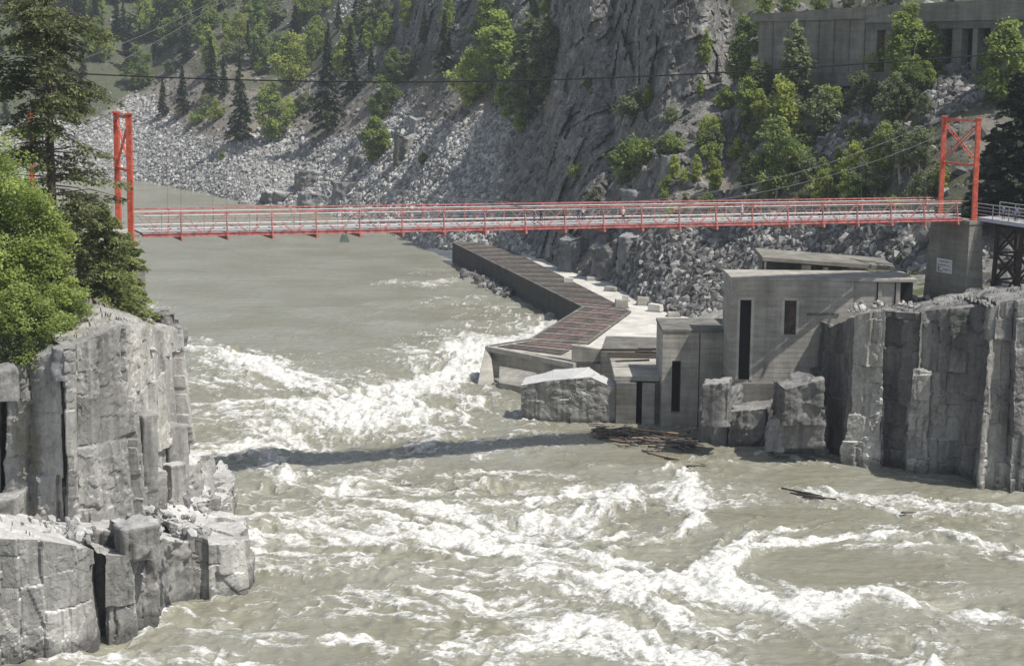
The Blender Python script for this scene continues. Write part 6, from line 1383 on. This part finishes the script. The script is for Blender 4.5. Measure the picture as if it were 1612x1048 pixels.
def near_bush(px, py, Y, z, H, R, lab, ncl, per, seed, size=.2, mat=None, name='maple_tree', cat='maple tree', multi=4):
    b = atY(px, py, Y); b[2] = z; r = empty(name, b, lab, cat); g_ = np.random.default_rng(seed)
    C, T = broad_pts(g_, H, R, ncl, per, .02, spread=.13)
    link('crown', crown_mesh('crown', C, size, g_, tone=T, elong=1.3, up_bias=.9), mat or LEAFN, r)
    trunk_mb(H*.85, .13, g_, 8, R*.7, .1, multi).build('trunk', BIRCH if cat == 'shrub' else BARK, r)
near_bush(8, 585, 152, 20.5, 17.5, 4.9, 'tall bright green maple at the left edge below the big fir', 200, 190, 51)
near_bush(74, 560, 152, 20.0, 13.0, 4.0, 'bright green maple right of the tall one, over the cliff edge', 170, 180, 52)
near_bush(34, 600, 147.5, 19.6, 6.5, 3.8, 'low bright maple bush nearest the cliff edge', 110, 150, 53)
near_bush(118, 555, 155, 19.6, 4.4, 2.9, 'small yellow green shrub on the cliff edge beside the maples', 60, 90, 54, .17, LEAFN, 'shrub', 'shrub')
near_bush(178, 520, 163, 18.6, 3.0, 3.2, 'low green shrub in front of the olive cedar', 55, 80, 55, .16, LEAF, 'shrub', 'shrub')
near_bush(222, 505, 172, 18.6, 1.8, 1.6, 'small yellow green shrub near the dark slab at the cliff end', 30, 70, 56, .15, LEAFN, 'shrub', 'shrub')
near_bush(-40, 600, 150, 20, 14, 4.5, 'bright green maple cut by the left edge of the view', 150, 170, 57)
near_bush(20, 612, 146, 20.5, 2.4, 2.6, 'dull green shrub hanging over the cliff at the left edge', 50, 80, 58, .16, LEAFG, 'shrub', 'shrub')
near_bush(62, 590, 149, 19.6, 3.2, 2.6, 'yellow green shrub spilling over the cliff edge under the maples', 60, 90, 59, .17, LEAFY, 'shrub', 'shrub')
near_bush(148, 535, 160, 19.2, 2.4, 2.6, 'low yellow green shrub left of the one before the cedar', 50, 80, 60, .16, LEAFY, 'shrub', 'shrub')
near_bush(92, 580, 151, 19.8, 2.0, 2.0, 'small pale shrub at the crack of the cliff edge', 36, 80, 61, .15, LEAFG, 'shrub', 'shrub')
# grey leafless snag
b = atY(117, 490, 160); b[2] = 20.5; sn = empty('dead_tree', b, 'small grey leafless dead tree between the maple and the cedar', 'dead tree'); g_ = np.random.default_rng(6)
trunk_mb(6.5, .10, g_).build('trunk', BIRCH, sn); m = MB()
for k in range(60):
    h = g_.uniform(.8, 6); a = g_.uniform(0, 6.28); L = g_.uniform(.5, 1.5)*(1-h/9); m.tube([(0, 0, h), (math.cos(a)*L, math.sin(a)*L, h+L*.5)], [.03, .006], 4)
m.build('branches', BIRCH, sn)
# grass and moss tufts on both cliff tops
g_ = np.random.default_rng(19); n = 9000
gxr = g_.uniform(-75, -33, n); gyr = g_.uniform(150, 200, n); kz = fbm(np.stack([gxr*.3, gyr*.3, gxr*0], -1), 66, 3) > -.05
P_ = np.array([(x, y, LZ(x, y)+.15) for x, y in zip(gxr[kz], gyr[kz])]); P_ = P_[P_[:, 2] > 17]
tag(link('grass', crown_mesh('grass', np.repeat(P_, 4, 0)+g_.normal(size=(len(P_)*4, 3))*[.3, .3, .12], .22, g_), LEAF), kind='stuff', label='grass and low ground cover on the left cliff top', cat='grass')
gxr = g_.uniform(42, 100, 5000); gyr = g_.uniform(214, 250, 5000); kz = fbm(np.stack([gxr*.25, gyr*.25, gxr*0], -1), 67, 3) > .08
C_ = np.column_stack([gxr[kz], gyr[kz], 15.2+.03*(gxr[kz]-40)+.5*fbm(np.stack([gxr[kz]*.25, gyr[kz]*.25, gxr[kz]*0], -1), 15, 4)+.5]); C_ = np.repeat(C_, 4, 0)+g_.normal(size=(len(C_)*4, 3))*[.3, .3, .12]
tag(link('grass', crown_mesh('grass', C_, .22, g_), LEAFG), kind='stuff', label='dull grass around the bridge pier on the right cliff', cat='grass')

# ------------------------------------------------------------------ thin canyon haze
hm = MB(); hm.hexa([(-700, -20, -8), (700, -20, -8), (700, 1500, -8), (-700, 1500, -8)], [(-700, -20, 175), (700, -20, 175), (700, 1500, 175), (-700, 1500, 175)])
HZ = bpy.data.materials.new('haze'); HZ.use_nodes = True; t_ = HZ.node_tree; t_.nodes.remove(t_.nodes['Principled BSDF'])
pv = t_.nodes.new('ShaderNodeVolumePrincipled'); pv.inputs['Color'].default_value = (.86, .92, 1., 1); pv.inputs['Density'].default_value = .00014; pv.inputs['Anisotropy'].default_value = .2
t_.links.new(pv.outputs[0], t_.nodes['Material Output'].inputs['Volume'])
tag(hm.build('haze', HZ, None), kind='stuff', label='thin pale canyon haze filling the air', cat='haze')
